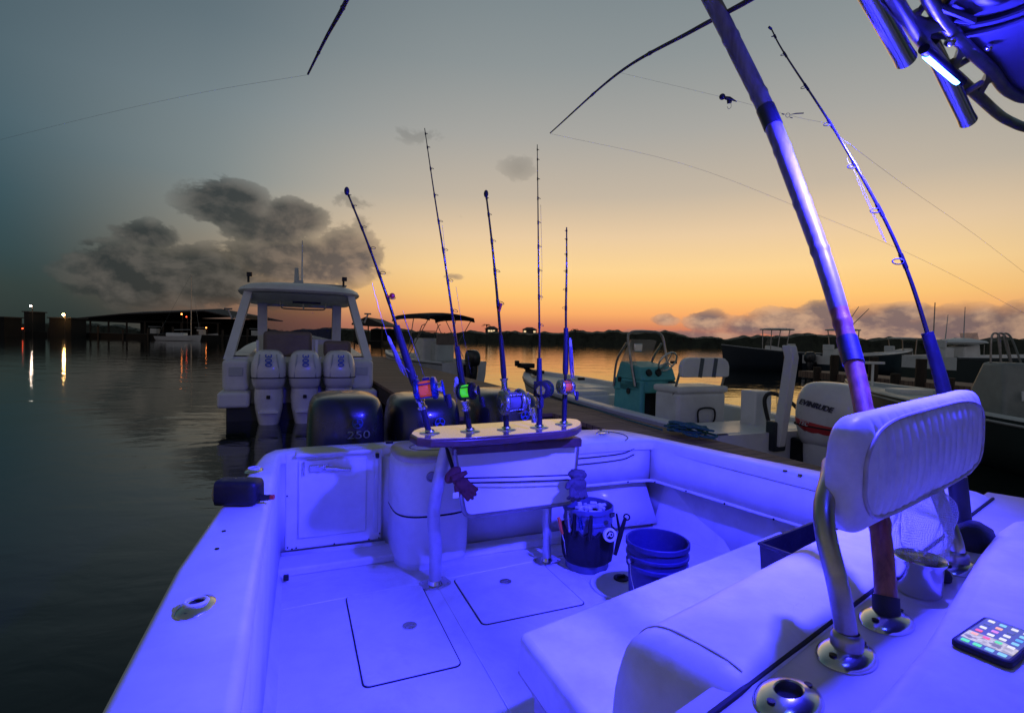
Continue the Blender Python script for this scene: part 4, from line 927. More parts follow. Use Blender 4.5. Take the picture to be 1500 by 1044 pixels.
mb = MB(BOAT); mb.tube([(.78,2.93,.402),(.785,1.2,.402)], .004, 6); mb.tube([(-.05,2.93,.402),(.62,2.965,.402),(.76,2.95,.402)], .004, 6); mb.tube([(.80,2.97,.402),(1.55,3.02,.402),(2.4,3.06,.402)], .005, 6); mb.tube([(1.60,2.94,.402),(1.70,2.3,.402)], .003, 6); mb.build('sole_joint', 'gelcoat', ob)
mb = MB(BOAT); mb.box((-.035,3.25,.43),(.03,.03,.03)); mb.build('scupper', 'blackplastic', ob, bev=.004)
# round inspection plate by the blue bucket
mb = MB(BOAT); mb.cyl((1.80,2.52,.408),.19,.016,48); pl = mb.build('inspection_plate', 'liner', ob, bev=.004)
mb = MB(BOAT); mb.cyl((1.83,2.58,.420),.045,.012,24); mb.box((1.83,2.58,.43),(.05,.014,.02)); mb.build('plate_handle', 'blackplastic', pl)
# flush fittings on the gunwales
def gun_holder(b, a, rz, parent=ob, z=1.10, r=.052, sy=.72, hole=True, tube=True, name='rod_holder', liner='gap'):
    Mx = BOAT @ Matrix.Translation((b,a,z)) @ Matrix.Rotation(rz,4,'Z')
    mb = MB(Mx); mb.lathe([(r*1.15,-.001),(r*1.17,.003),(r*1.08,.008),(r*.75,.013),(r*.52,.016),(r*.46,.014),(r*.45,-.02),(r*.45,-.06)], n=40, sx=1.08, sy=sy); h_ = mb.build(name, 'chrome', parent)
    mb = MB(Mx); mb.cyl((0,0,.012 if not hole else .004), r*.47, .004, 28, sx=1.08, sy=sy); mb.build('holder_bore', liner, h_)
    mb = MB(Mx)
    for x in (-.85,.85): mb.cyl((r*x,0,.0095),.006,.004,12)
    mb.build('screw', 'blackmetal', h_); return h_
for (px,py,rz) in ((287,890,1.2),(372,690,1.3)):
    b, a = P2(px, py, 1.10); h_ = gun_holder(b, a, rz)
    Mx = BOAT @ Matrix.Translation((b,a,1.10))
    mb = MB(Mx); mb.torus((0,0,.018), .027, .005, Matrix.Diagonal((1,.9,1)), 28, 8); mb.build('liner_cup', 'white', h_)
for (px,py) in ((328,778),(318,804)):
    b, a = P2(px, py, 1.10); mb = MB(BOAT); mb.cyl((b,a,1.101),.007,.004,12); mb.build('plug', 'blackmetal', ob)
b, a = P2(872,640,1.10)
mb = MB(BOAT); mb.box((2.28,3.52,1.106),(.05,.03,.012)); mb.tube([(2.22,3.52,1.108),(2.24,3.52,1.125),(2.32,3.52,1.125),(2.34,3.52,1.108)], .006, 8); mb.build('cleat', 'chrome', ob)
for (px,py) in ((880,630),(1150,690),(1172,696)):
    b, a = P2(px, py, 1.10); mb = MB(BOAT); mb.cyl((b,a,1.103),.012,.006,14); mb.build('plug', 'blackmetal', ob)
mb = MB(BOAT); mb.tube(bez([(2.30,3.24,1.102),(2.40,3.35,1.102),(2.44,3.5,1.102),(2.38,3.66,1.102)],16), .003, 6); mb.build('lid_seam', 'gap', ob)
mb = MB(BOAT); mb.box((.62,3.66,1.108),(.05,.03,.016)); mb.box((2.14,3.7,1.106),(.04,.02,.012)); mb.build('hinge', 'blackmetal', ob, bev=.004)
# three dark outboards on the transom
for i, (b, ztop) in enumerate(((.375,1.395),(.985,1.375),(1.70,1.40))):
    cw, CM = outboard(ob, (b-1.2, 3.86-1.5, ztop-.78), 'cowl', w=.57, h=.78, d=.80, rz=math.pi, boxy=True)
    yf = -.012
    fm = frame(CM @ Vector((-.06,yf+.004,.515)), CM.to_3x3() @ Vector((-1,0,0)), CM.to_3x3() @ Vector((0,.12,1)))
    text('lettering', '250', .082, fm @ Matrix.Diagonal((1.35,1,1,1)), 'greyletter', cw, extrude=.004)
    mb = MB(fm @ Matrix.Translation((-.01,.088,0))); mb.torus((0,0,0), .036, .0035, None, 30, 6)
    for k in range(3):
        a = R(90+120*k); mb.tube([(0,0,0),(.034*math.cos(a),.034*math.sin(a),0)], .003, 6)
        for s in (-.35,.35): mb.tube([(.012*math.cos(a),.012*math.sin(a),0),(.030*math.cos(a+s),.030*math.sin(a+s),0)], .0022, 6)
    mb.build('emblem', 'logoblue', cw)

# ------------------------------------------------------------------ aft-facing seat and leaning post module
sm = thing('seat_module', 'white upholstered bench seat with raised bolster, rod holder strip and cushioned top at right', 'boat seat', W(1.5,.9,.40), YAW)
mb = MB(BOAT); mb.prism([(.75,1.54),(2.35,1.92),(2.35,.0),(.75,.0)], .402, .725); mb.build('seat_base', 'seatbase', sm, bev=.015, bseg=3)
mb = MB(BOAT); mb.prism([(.71,1.59),(1.5,1.775),(2.42,1.99),(2.42,.6),(.72,.55)], .70, .85); mb.build('seat_cushion', 'vinyl', sm, bev=.028, bseg=5)
mb = MB(BOAT); mb.tube([(.716,.6,.712),(.716,1.58,.712),(2.4,1.98,.712)], .006, 8); mb.build('piping', 'piping', sm)
# raised bolster
d = Vector((1,.27,0)).normalized(); nrm = Vector((-d.y,d.x,0)); c0 = Vector((.555,.675,0)); Lb = 1.95
mb = MB(BOAT); rows = []; NB = 70
for k in range(NB+1):
    u = k/NB; e = min(u*Lb/.10, (1-u)*Lb/.10, 1); e = max(0, min(1, e)); q = (1-(1-e)**2.2)**.5 if e < 1 else 1; q = max(q, .02)
    c = c0 + d*(Lb*u)
    w = .155*(.55+.45*q); zt = 1.315-.06*(1-q); zb = .80
    sec = []
    for j in range(37):
        a = math.pi*2*j/36; cx = math.copysign(abs(math.cos(a))**(2/3.6), math.cos(a)); sz = math.copysign(abs(math.sin(a))**(2/3.3), math.sin(a))
        wr = .0025*math.sin(u*61+2*math.sin(a*2))*mnoise.noise(Vector((u*9, a, 1)))
        ww = w*q if True else w
        sec.append(c + nrm*(cx*w*(.25+.75*q)) + Vector((0,0,(zt+zb)/2+sz*((zt-zb)/2)*(.3+.7*q)+wr)))
    rows.append(sec[:-1])
mb.grid(rows, closed_v=True, caps=True); bo = mb.build('bolster', 'vinyl', sm, ang=70)
c = c0 + d*.115; pts = []
for j in range(25):
    a = math.pi*j/24*.60+.02; cx = math.copysign(abs(math.cos(a))**(2/3.6), math.cos(a)); sz = abs(math.sin(a))**(2/3.3)
    pts.append(c + nrm*(cx*.1555)+Vector((0,0,1.0575+sz*.2585)))
mb = MB(BOAT); mb.tube(pts, .0018, 6); mb.build('seam', 'piping', bo)
# strip that carries the rod holders
mb = MB(BOAT); mb.prism([(.42,.30),(.50,.60),(2.5,1.13),(2.6,.9),(1.0,.42)], 1.20, 1.292); mb.build('holder_strip', 'seatbase', sm, bev=.006)
mb = MB(BOAT); mb.tube([(.56,.575,1.294),(1.3,.772,1.294),(2.4,1.065,1.294)], .005, 8); mb.build('strip_edge', 'gap', sm)
# cushioned top
mb = MB(BOAT); mb.prism([(.30,.345),(.71,.452),(1.007,.533),(1.576,.724),(1.83,.80),(1.95,.825),(2.12,.80),(2.3,.55),(2.4,-.8),(.3,-.8)], 1.16, 1.352); mb.build('top_cushion', 'vinyl', sm, bev=.035, bseg=6)
mb = MB(BOAT); mb.prism([(.42,.28),(2.3,.75),(2.3,-.7),(.42,-.7)], .402, 1.17); mb.prism([(.75,.56),(2.3,.99),(2.3,.5),(.75,.3)], .74, 1.21); mb.build('locker', 'seatbase', sm, bev=.01)
RW = math.atan2(.121,.169)
def dome(c, name='rod_holder', hole=True, r=.060, label=None):
    Mx = Matrix.Translation(c) @ Matrix.Rotation(RW, 4, 'Z')
    mb = MB(Mx); mb.lathe([(r*1.0,-.002),(r*1.02,.003),(r*.97,.008),(r*.80,.014),(r*.58,.019),(r*.45,.021),(r*.41,.019),(r*.40,-.02),(r*.40,-.08)], n=48, sx=1.06, sy=.74)
    h_ = mb.build(name, 'chrome', sm)
    mb = MB(Mx); mb.cyl((0,0,.004), r*.42, .004, 32, sx=1.05, sy=.76); mb.build('holder_bore', 'gap', h_)
    mb = MB(Mx)
    for x, y in ((-.76,.06),(.70,-.16)): mb.cyl((r*x,r*y,.0155),.0062,.006,16); 
    mb.build('screw', 'blackmetal', h_)
    return h_
FL = [Vector((.4435,.793,1.292)), Vector((.612,.914,1.292)), Vector((.770,1.034,1.292)), Vector((1.137,1.297,1.292))]
for q in FL: dome(q)

# backrest on its bent pipes
bs = thing('backrest', 'white pleated vinyl backrest bolster on bent steel pipes, right foreground', 'backrest', (.93,1.2,1.29), 0)
A = Vector((.632,.992,1.594)); B = Vector((1.275,1.435,1.624)); dd = (B-A); Ld = dd.length; dd.normalize(); nf = Vector((dd.y,-dd.x,0)).normalized(); up = Vector((0,0,1))
mb = MB(); rows = []; NU = 190; NV = 56; Hh = .116; Th = .037
for k in range(NU+1):
    u = k/NU; s = u*Ld; e = min(s, Ld-s)/.075; e = min(1, e); q = (1-(1-e)**2.3)**(1/2.3) if e < 1 else 1; q = max(q, .03)
    row = []
    for j in range(NV):
        a = 2*math.pi*j/NV; cx = math.copysign(abs(math.cos(a))**(2/3.2), math.cos(a)); sz = math.copysign(abs(math.sin(a))**(2/2.9), math.sin(a))
        bul = 0
        if cx > .55:      # front: pleated panel inside the piping
            f = min(1, max(0, (1-abs(sz))/.22))*min(1, max(0, (min(s, Ld-s)-.045)/.02))
            ph = (s/.041) % 1; g = min(ph, 1-ph)
            bul = f*(.006*(1-sz*sz)+ .0062*math.sin(math.pi*min(1,max(0,ph)))**.5 - .0062)
            bul += f*.0012*mnoise.noise(Vector((s*30, sz*3, 0)))
        row.append(A + dd*s + nf*(cx*(Th*(.35+.65*q))+bul) + up*(sz*Hh*(.55+.45*q)))
    rows.append(row)
mb.grid(rows, closed_v=True, caps=True); cu = mb.build('cushion', 'vinyl_fine', bs, ang=80)
pts = []
for k in range(97):
    a = 2*math.pi*k/96; x = math.copysign(abs(math.cos(a))**(2/4.5), math.cos(a)); z = math.copysign(abs(math.sin(a))**(2/3.2), math.sin(a))*.87
    s_ = Ld/2+x*(Ld/2-.030); e = min(1, min(s_, Ld-s_)/.075); q = (1-(1-e)**2.3)**(1/2.3)
    cx = (1-abs(z)**2.9)**(1/3.2); pts.append(A+dd*s_+nf*(cx*Th*(.35+.65*q)+.0025)+up*(z*Hh*(.55+.45*q)))
mb = MB(); mb.tube(pts, .0042, 8, caps=False); mb.build('piping', 'piping', cu)
mb = MB()
for kk in range(1, int(Ld/.041)+1):
    s0 = kk*.041
    if s0 > Ld-.04: break
    e = min(1, min(s0, Ld-s0)/.075); q = (1-(1-e)**2.3)**(1/2.3); zm = .84*min(1, (min(s0, Ld-s0)-.02)/.05); pp = []
    for j in range(17):
        z = zm*(1-2*j/16); cx = (1-abs(z)**2.9)**(1/3.2); f = min(1, max(0,(1-abs(z))/.22))
        pp.append(A+dd*(s0-.012*(z*z)*(1 if s0 < Ld*.4 else .3))+nf*(cx*Th*(.35+.65*q)-.0062*f+f*.006*(1-z*z)+.0006)+up*(z*Hh*(.55+.45*q)))
    mb.tube(pp, .0013, 5)
mb.build('stitching', 'piping', cu)
mb = MB(); mb.tube(bez([FL[1]+Vector((0,0,-.03)), at_y(1241,940,.915), at_y(1228,860,.93), at_y(1210,785,.965), at_y(1207,740,1.0), at_y(1216,700,1.05), A+dd*.10-nf*.055],60), .0185, 20); mb.build('pipe', 'alu', bs)
for q in (FL[1], FL[3]):
    mb = MB(); mb.lathe([(.026,0),(.026,.02),(.022,.028),(.019,.03)], q+Vector((0,0,.016)), 24); mb.build('collar', 'alu', bs)
mb = MB(); mb.tube(bez([FL[3]+Vector((0,0,-.03)), FL[3]+Vector((.0,.0,.05)), FL[3]+Vector((.0,.05,.14)), B-dd*.16-nf*.05+Vector((0,0,-.06)), B-dd*.16-nf*.05],40), .0165, 16); mb.build('pipe', 'alu', bs)

# ------------------------------------------------------------------ bait station with rod rack
bt = thing('bait_station', 'bait table on metal legs with oval teak rod rack above a hanging white board', 'bait table', W(1.15,2.95,.40), YAW)
for (b, a, x) in ((.772,2.93,0),(1.53,2.985,1)):
    r0 = .037 if x == 0 else .028
    bx = .80 if x == 0 else 1.56
    if x == 0: pts = [(b,a,.41),(b,a,.62),(b-.015,a,.82),(b+.005,a-.03,1.02),(b+.05,a-.02,1.22),(b+.06,a,1.27)]
    else: pts = [(b,a,.41),(b,a,.8),(b+.02,a-.02,1.1),(b+.02,a,1.27)]
    mb = MB(BOAT); mb.tube(bez(pts,40), r0, 20); mb.build('leg', 'satin', bt)
    mb = MB(BOAT @ Matrix.Translation((b,a,.404)) @ Matrix.Rotation(R(12),4,'Z')); mb.prism(rr(-.085,-.06,.085,.06,.03), 0, .008); mb.cyl((0,0,.018),r0+.012,.022,28,r2=r0+.002)
    for sx in (-1,1):
        for sy in (-1,1): mb.cyl((sx*.062,sy*.04,.009),.006,.004,10)
    mb.build('foot', 'chrome', bt, bev=.002)
poly = [P2(x,y,1.33) for x,y in [(600,635),(604,630),(614,626),(632,624),(680,621),(740,617),(800,613),(834,612),(846,613.5),(852,617),(852,621.5),(846,626),(832,630),(800,633),(740,638),(680,642),(632,643.5),(610,641)]]
mb = MB(BOAT); mb.prism(poly, 1.285, 1.325); mb.build('rack_edge', 'teakedge', bt, bev=.010, bseg=3)
cxp = sum(p[0] for p in poly)/len(poly); cyp = sum(p[1] for p in poly)/len(poly)
mb = MB(BOAT); mb.prism([(cxp+(p[0]-cxp)*.985, cyp+(p[1]-cyp)*.93) for p in poly], 1.31, 1.330); rk = mb.build('rod_rack', 'teak', bt, bev=.003)
holes = [(630,633.5),(689,631),(742,628.5),(790,625.5),(826,620.5)]
HP = []
for (x,y) in holes:
    b, a = P2(x,y,1.33); HP.append((b,a))
    Mx = BOAT @ Matrix.Translation((b,a,1.330)) @ Matrix.Rotation(.1,4,'Z')
    mb = MB(Mx); mb.lathe([(.058,0),(.058,.004),(.050,.007),(.030,.009),(.026,.016),(.024,.016),(.022,-.02)], n=32, sy=.85); mb.build('rod_socket', 'chrome', bt)
mb = MB(BOAT); mb.box((1.23,2.88,1.235),(.82,.22,.022)); mb.box((1.23,2.775,1.215),(.83,.014,.045)); mb.build('tray', 'teakedge', bt, bev=.004)
mb = MB(BOAT); mb.tube([(.79,2.93,1.26),(.88,2.86,1.20),(.90,2.80,1.10)], .014, 10); mb.tube([(.80,2.9,1.26),(.86,2.82,1.04)], .012, 10); mb.tube([(.84,2.9,1.25),(.95,2.80,1.16)], .010, 10); mb.build('hinge', 'blackmetal', bt)
Q = [at_a(665,659,2.78), at_a(846,652,2.86), at_a(838,736,2.84), at_a(681,757,2.76)]
cQ = sum(Q, Vector())/4; ex = (Q[1]-Q[0]).normalized(); 
def shrink(q, k): return cQ+(q-cQ)*k
nb_ = ex.cross((Q[3]-Q[0]).normalized()).normalized()
if nb_.y > 0: nb_ = -nb_
def rquad(Qs, r, skip=()):
    out = []
    for i in range(4):
        p, a, c = Qs[i], Qs[i-1], Qs[(i+1)%4]; rr_ = r if i in (2,3) else .006
        s = p+(a-p).normalized()*rr_; e = p+(c-p).normalized()*rr_
        for k in range(6):
            t = k/5; out.append(s*(1-t)**2+p*2*t*(1-t)+e*t*t)
    return out
ol = rquad(Q, .05); il = rquad([shrink(q,.972) for q in Q], .045)
mb = MB(); n = len(il); mb.add([q+nb_*.006 for q in il]+[q-nb_*.010 for q in il], [tuple(range(n)), tuple(range(2*n-1,n-1,-1))]+[(i,n+i,n+(i+1)%n,(i+1)%n) for i in range(n)])
bd = mb.build('hanging_board', 'panel', bt)
mb = MB(); mb.tube(ol+[ol[0]], .014, 8, caps=False); mb.build('board_frame', 'alu', bd)
mb = MB()
for y in (699.5,706.5): mb.tube([at_a(664,y+1,2.72), at_a(750,y-1,2.735), at_a(838,y-4,2.77)], .0045, 8)
mb.build('shock_cord', 'gap', bd)

# ------------------------------------------------------------------ hard top corner with rod launchers and the lamp
tp = thing('t_top', 'tubular metal T-top corner with chrome rod launchers and a glowing blue lamp at upper right', 't-top', (1.7,1.7,.4), 0)
def zt(l, z): return [at_z(x,y,z) for x,y in l]
r_ = .0150
mb = MB(); mb.tube(bez(zt([(1270,-60),(1311,0),(1335,38),(1357,68),(1380,94),(1403,114),(1434,142),(1463,168),(1484,180),(1510,189)],2.633)+[Vector((2.15,2.0,2.651)),Vector((2.705,2.3,2.66))],80), r_, 14); mb.build('launcher_rail', 'alu', tp)
mb = MB(); mb.tube(bez(zt([(1345,-30),(1377,25),(1396,48),(1415,69),(1434,86),(1453,104),(1470,128),(1484,138),(1500,144),(1530,146)],2.66)+[Vector((2.3,1.85,2.669))],70), r_*1.05, 14); mb.build('canopy_frame', 'alu', tp)
for p1, p2 in (((1352,40),(1385,32)),((1396,105),(1411,64)),((1432,140),(1452,104))):
    a = at_z(*p1,2.633); b = at_z(*p2,2.66); mb = MB(); m_ = (a+b)/2; dv = (b-a).normalized()
    mb.grid([[m_+dv*t-Vector((.0,.0,.012))-w*Vector((.8,.6,0)), m_+dv*t+w*Vector((.8,.6,0))-Vector((0,0,.012)), m_+dv*t+w*Vector((.8,.6,0))+Vector((0,0,.012)), m_+dv*t-w*Vector((.8,.6,0))+Vector((0,0,.012))] for t, w in ((-(b-a).length/2,.055),(-(b-a).length/4,.022),((b-a).length/4,.022),((b-a).length/2,.055))], closed_v=True, caps=True)
    mb.build('gusset', 'alu', tp, ang=60)
for k, (tx, ty, bx_, by_, rad, Ya, Yb) in enumerate(((1255,-40,1327,88,.0225,1.17,1.35),(1372,82,1418,178,.0215,1.46,1.60))):
    a = at_y(tx,ty,Ya); b = at_y(bx_,by_,Yb); mb = MB(); dv = (b-a).normalized()
    mb.tube([a-dv*.05, b-dv*.03, b], [rad,rad,rad*1.08], 26, caps=False); mb.tube([b, b-dv*.3], [rad*.9,rad*.9], 26, caps=False)
    h_ = mb.build('rod_launcher', 'chrome', tp)
    mb = MB(); mb.tube([b-dv*.012, b-dv*.02], rad*.98, 26); mb.build('end_cap', 'blackplastic', h_)
    for u in (.25,.62):
        p_ = a.lerp(b,u); w_ = p_+Vector((.07,0,.045)); mb = MB(); mb.tube([p_, w_], .009, 8); mb.build('bracket', 'alu', h_)
a = at_z(1352,74,2.615); b = at_z(1408,124,2.615); a = at_z(1359,77,2.6104); b = at_z(1404,116,2.6104)
mb = MB(); mb.tube([a-(b-a)*.12, b+(b-a)*.12], .0125, 14); lh = mb.build('lamp_housing', 'blackmetal', tp)
dn = Vector((-.35,.25,-1)).normalized()
mb = MB(); mb.tube([a+dn*.008, b+dn*.008], .0085, 14); mb.build('blue_lamp', 'led', lh)
LEDP = (a+b)/2+dn*.03
mb = MB(); mb.box((.86,.60,2.685),(.30,.03,.02)); fill_housing = mb.build('lamp_housing', 'blackmetal', tp)  # second strip, added out of view to fill light on the pole
mb = MB(); mb.tube([(.72,.60,2.672),(1.0,.60,2.672)], .008, 12); mb.build('blue_lamp', 'led', fill_housing)  # glowing tube of the added fill strip
cp = zt([(1370,10),(1415,66),(1453,101),(1475,126),(1500,140),(1540,143)],2.696)
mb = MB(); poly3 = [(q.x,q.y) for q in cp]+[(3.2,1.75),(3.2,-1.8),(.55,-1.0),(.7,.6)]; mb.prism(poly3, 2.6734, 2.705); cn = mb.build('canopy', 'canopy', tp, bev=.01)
sp = at_z(1466,-6,2.669); mb = MB(); mb.torus(sp, .10, .009, None, 48, 8); mb.lathe([(.095,.0),(.08,.02),(.04,.0),(.02,-.012),(.001,-.016)], sp, 32); mb.build('speaker', 'blackplastic', cn)
mb = MB(); mb.torus(sp+Vector((0,0,-.004)), .155, .008, None, 48, 8); mb.build('speaker_ring', 'canopy', cn)
mb = MB(); mb.tube(bez([at_z(1398,28,2.6646), at_z(1425,30,2.66), sp+Vector((-.14,.02,-.01))],14), .008, 8); 0 and mb.tube(bez([at_z(1425,40,2.6646), at_z(1455,56,2.66), at_z(1500,62,2.6646), at_z(1540,60,2.6646)],14), .008, 8); mb.build('wiring', 'canopy', cn)
for q_ in (0,):
    mb = MB(); mb.ball(at_z(1392,60,2.642), .014, 8); mb.build('bolt', 'chrome', tp)
    mb = MB(); mb.ball(at_z(1448,70,2.66), .010, 8); mb.build('bolt', 'chrome', tp)
# legs that carry the T-top down to the deck (outside the picture)
for (x,y) in ((2.35,1.3),(1.7,-.9),(2.9,-.4)):
    mb = MB(); mb.tube([(x,y,.42),(x,y,2.669)], .022, 12); mb.build('leg', 'alu', tp)
# ------------------------------------------------------------------ rods and reels
bdir = (BOAT.to_3x3() @ Vector((1,0,0))); adir = (BOAT.to_3x3() @ Vector((0,1,0)))
def reel(par, c, body, spool, s=1.0, yaw=0, tiltx=0, hside=1, plate=None, hmat='foam', z=(0,0,1)):
    """conventional reel: spool axis along local X"""
    X = Matrix.Rotation(yaw,3,'Z') @ bdir; Zv = Vector(z).normalized(); X = (X-Zv*X.dot(Zv)).normalized(); Yv = Zv.cross(X)
    Mx = Matrix((X,Yv,Zv)).transposed().to_4x4(); Mx.translation = c; Mx = Mx @ Matrix.Rotation(tiltx,4,'Y') @ Matrix.Diagonal((s,s,s,1))
    rx = rot_to((1,0,0))
    mb = MB(Mx)
    for sx in (-1,1):
        mb.lathe([(.001,.017),(.018,.0165),(.020,.014),(.030,.015),(.046,.008),(.049,0),(.049,-.007),(.046,-.010),(.034,-.010),(.034,-.004)], (sx*.036,0,0), 32, rx if sx > 0 else rot_to((-1,0,0)))
    for a in (40,140,220,320): mb.tube([(-.036,.044*math.cos(R(a)),.044*math.sin(R(a))),(.036,.044*math.cos(R(a)),.044*math.sin(R(a)))], .0035, 8)
    mb.box((0,.050,0),(.03,.012,.085)); rl = mb.build('reel', body, par, ang=45)
    mb = MB(Mx); mb.lathe([(.022,-.027),(.034,-.025),(.036,-.012),(.0365,0),(.036,.012),(.034,.025),(.022,.027)], (0,0,0), 32, rx); mb.build('spool', spool, rl)
    mb = MB(Mx); mb.cyl((hside*.056,0,0),.020,.018,24,rx); mb.cyl((hside*.066,0,0),.026,.006,7,rx); mb.build('drag', plate or 'chrome', rl)
    mb = MB(Mx); mb.tube([(hside*.070,.0,.028),(hside*.072,0,0),(hside*.074,-.01,-.062)], [.005,.006,.005], 8); ha = mb.build('handle', body, rl)
    mb = MB(Mx); mb.grid([se(.024,.024,z_,x0=hside*.09,y0=-.01) if 0 else [(hside*.088+x_, -.010+y_, -.062+z_) for x_, y_ in [(r_*math.cos(2*math.pi*k/14), r_*math.sin(2*math.pi*k/14)) for k in range(14)]] for z_, r_ in ((-.030,.004),(-.028,.011),(-.015,.013),(.015,.013),(.028,.011),(.030,.004))], closed_v=True, caps=True); mb.build('knob', hmat, rl)
    return rl
def rod(label, pts, r0, r1, guides=8, gside=1, cap=None, grip=(.0,.2,.016), fore=None, buttmat='blackmetal', group=None, first_guide=.45, gr=.013, line=True, gdir=None, seat=None, mblank='blank'):
    path = bez(pts, 60); P = resample(path, 121); Lr = sum((P[i+1]-P[i]).length for i in range(120))
    t = thing('fishing_rod', label, 'fishing rod', P[0], 0, group)
    mb = MB(); mb.tube(P, [lerp(r0, r1, (i/120)**.9) for i in range(121)], 10); mb.build('blank', mblank, t)
    i1 = int(120*grip[1]); mb = MB(); mb.tube(P[:i1+1], [grip[2]*(1.08 if i < 3 else 1) for i in range(i1+1)], 16); mb.build('butt', buttmat, t)
    if fore:
        a, b, rr_, fm = fore; i0, i1 = int(120*a), int(120*b); n = i1-i0
        mb = MB(); mb.tube(P[i0:i1+1], [rr_*(.8+.2*math.sin(min(1,k/n*6)*math.pi/2))*(1-.25*k/n) for k in range(n+1)], 16); mb.build('foregrip', fm, t)
    if seat:
        a, b, rr_ = seat; i0, i1 = int(120*a), int(120*b)
        mb = MB(); mb.tube(P[i0:i1+1], rr_, 16)
        for i in (i0,i1): mb.tube([P[i], P[i+1]], rr_*1.35, 16)
        mb.build('reel_seat', 'reelsilver', t)
    gd = (gdir or bdir)
    for k in range(guides):
        u = first_guide+(1-first_guide)*(1-(1-(k)/(guides-1+.001))**1.25) if guides > 1 else 1
        i = min(118, int(120*u)); p = P[i]; tg = (P[i+1]-P[i-1]).normalized(); g = gr*(1-.72*k/(guides-1)); g = max(g, .0035)
        s = (gd-tg*gd.dot(tg)).normalized(); q = p+s*(g*1.25+.004)
        nrm = (tg+s*.35-adir*.75).normalized()
        mb = MB(); mb.torus(q, g, max(.0011,g*.13), rot_to(nrm), 18, 5); mb.tube([p-tg*g*1.6, q-s*g*.9], .0013, 5); mb.tube([p+tg*g*1.2, q-s*g*.9], .0012, 5); mb.tube([p-tg*g*1.8, p+tg*g*1.4], lerp(r0,r1,(i/120)**.9)+.0012, 8); mb.build('guide', 'blackmetal', t)
    if cap:
        mb = MB(); e = P[-1]; tg = (P[-1]-P[-3]).normalized(); mb.ball(e, .017, 10, sx=.75, sz=1.25, sy=.75, rot=None); mb.build('tip_cover', cap, t)
    return t, P
grp = 'rods standing in the oval teak rack'
HB = [W(b, a, 1.31) for b, a in HP]
def onA(l, a): return [at_a(x, y, a) for x, y in l]
ah = [q[1] for q in HP]
# rod 1
t, P = rod('leftmost rod in the teak rack, leaning left, with a blue and orange reel', [HB[0]]+onA([(619,597),(602,545),(585,492),(566,432),(537,352),(508,280)], ah[0]), .012, .0045, guides=6, cap='foam', grip=(0,.14,.017), fore=(.22,.47,.024,'foam'), buttmat='navy', group=grp, first_guide=.58, gr=.016, seat=(.12,.15,.019))
c = at_a(624,570,ah[0]-.075); reel(t, c, 'reelblue', 'lineorange', 1.25, yaw=-.35, tiltx=.1, hside=1, z=(P[20]-P[5]))
mb = MB(); q = at_a(566,434,ah[0]-.01); mb.tube([q,q+bdir*.022-Vector((0,0,.0))], .005, 8); mb.ball(q+bdir*.03+Vector((0,0,.004)), .015, 10); mb.build('roller_guide', 'redtip', t)
# rod 2
t, P = rod('long second rod from the left in the rack, with fluorescent green line', [HB[1]]+onA([(683,600),(675,548),(664,470),(652,385),(637,290),(622,188)], ah[1]), .010, .0022, guides=8, grip=(0,.10,.016), fore=(.14,.30,.020,'foam'), buttmat='navy', group=grp, first_guide=.42, gr=.013, seat=(.09,.115,.018))
c = at_a(684,573,ah[1]-.06); reel(t, c, 'blackmetal', 'linegreen', 1.0, yaw=-.75, hside=1, z=(P[12]-P[3]))
# rod 3
t, P = rod('middle rod in the rack with a large silver reel and covered tip', [HB[2]]+onA([(741,600),(738,550),(734,500),(727,420),(720,350),(712,284)], ah[2]), .012, .005, guides=5, cap='foam', grip=(0,.16,.016), fore=(.24,.42,.017,'foam'), buttmat='navy', group=grp, first_guide=.55, gr=.015, seat=(.19,.23,.017))
c = at_a(750,588,ah[2]-.07); reel(t, c, 'reelsilver', 'linegrey', 1.45, yaw=.05, hside=1, z=(P[20]-P[5]), hmat='reelsilver')
mb = MB(); q = at_a(731,452,ah[2]-.01); mb.tube([q-Vector((0,0,.02)),q+bdir*.012+Vector((0,0,.03))], [.006,.009], 8); mb.build('hook_keeper', 'redtip', t)
# rod 4
t, P = rod('tall thin upright rod, second from the right in the rack', [HB[3]]+onA([(790,598),(790,548),(790,480),(789,400),(788,300),(787,212)], ah[3]), .009, .0022, guides=9, grip=(0,.09,.018), fore=(.155,.265,.019,'foam'), buttmat='navy', group=grp, first_guide=.38, gr=.011, seat=(.09,.12,.018))
c = at_a(797,570,ah[3]-.07); reel(t, c, 'blackplastic', 'linegreen', 1.05, yaw=.85, hside=-1, z=(0,0,1))
# rod 5
t, P = rod('short upright rod at the right end of the rack with an orange-spooled reel', [HB[4]]+onA([(827,595),(828,560),(829,500),(829,450),(830,390),(830,333)], ah[4]), .012, .004, guides=6, grip=(0,.19,.016), fore=(.27,.50,.019,'foam'), buttmat='navy', group=grp, first_guide=.6, gr=.009, gdir=-bdir, seat=(.17,.2,.018))
c = at_a(828,566,ah[4]-.07); reel(t, c, 'reelsilver', 'lineorange', .92, yaw=.12, hside=1, z=(0,0,1))
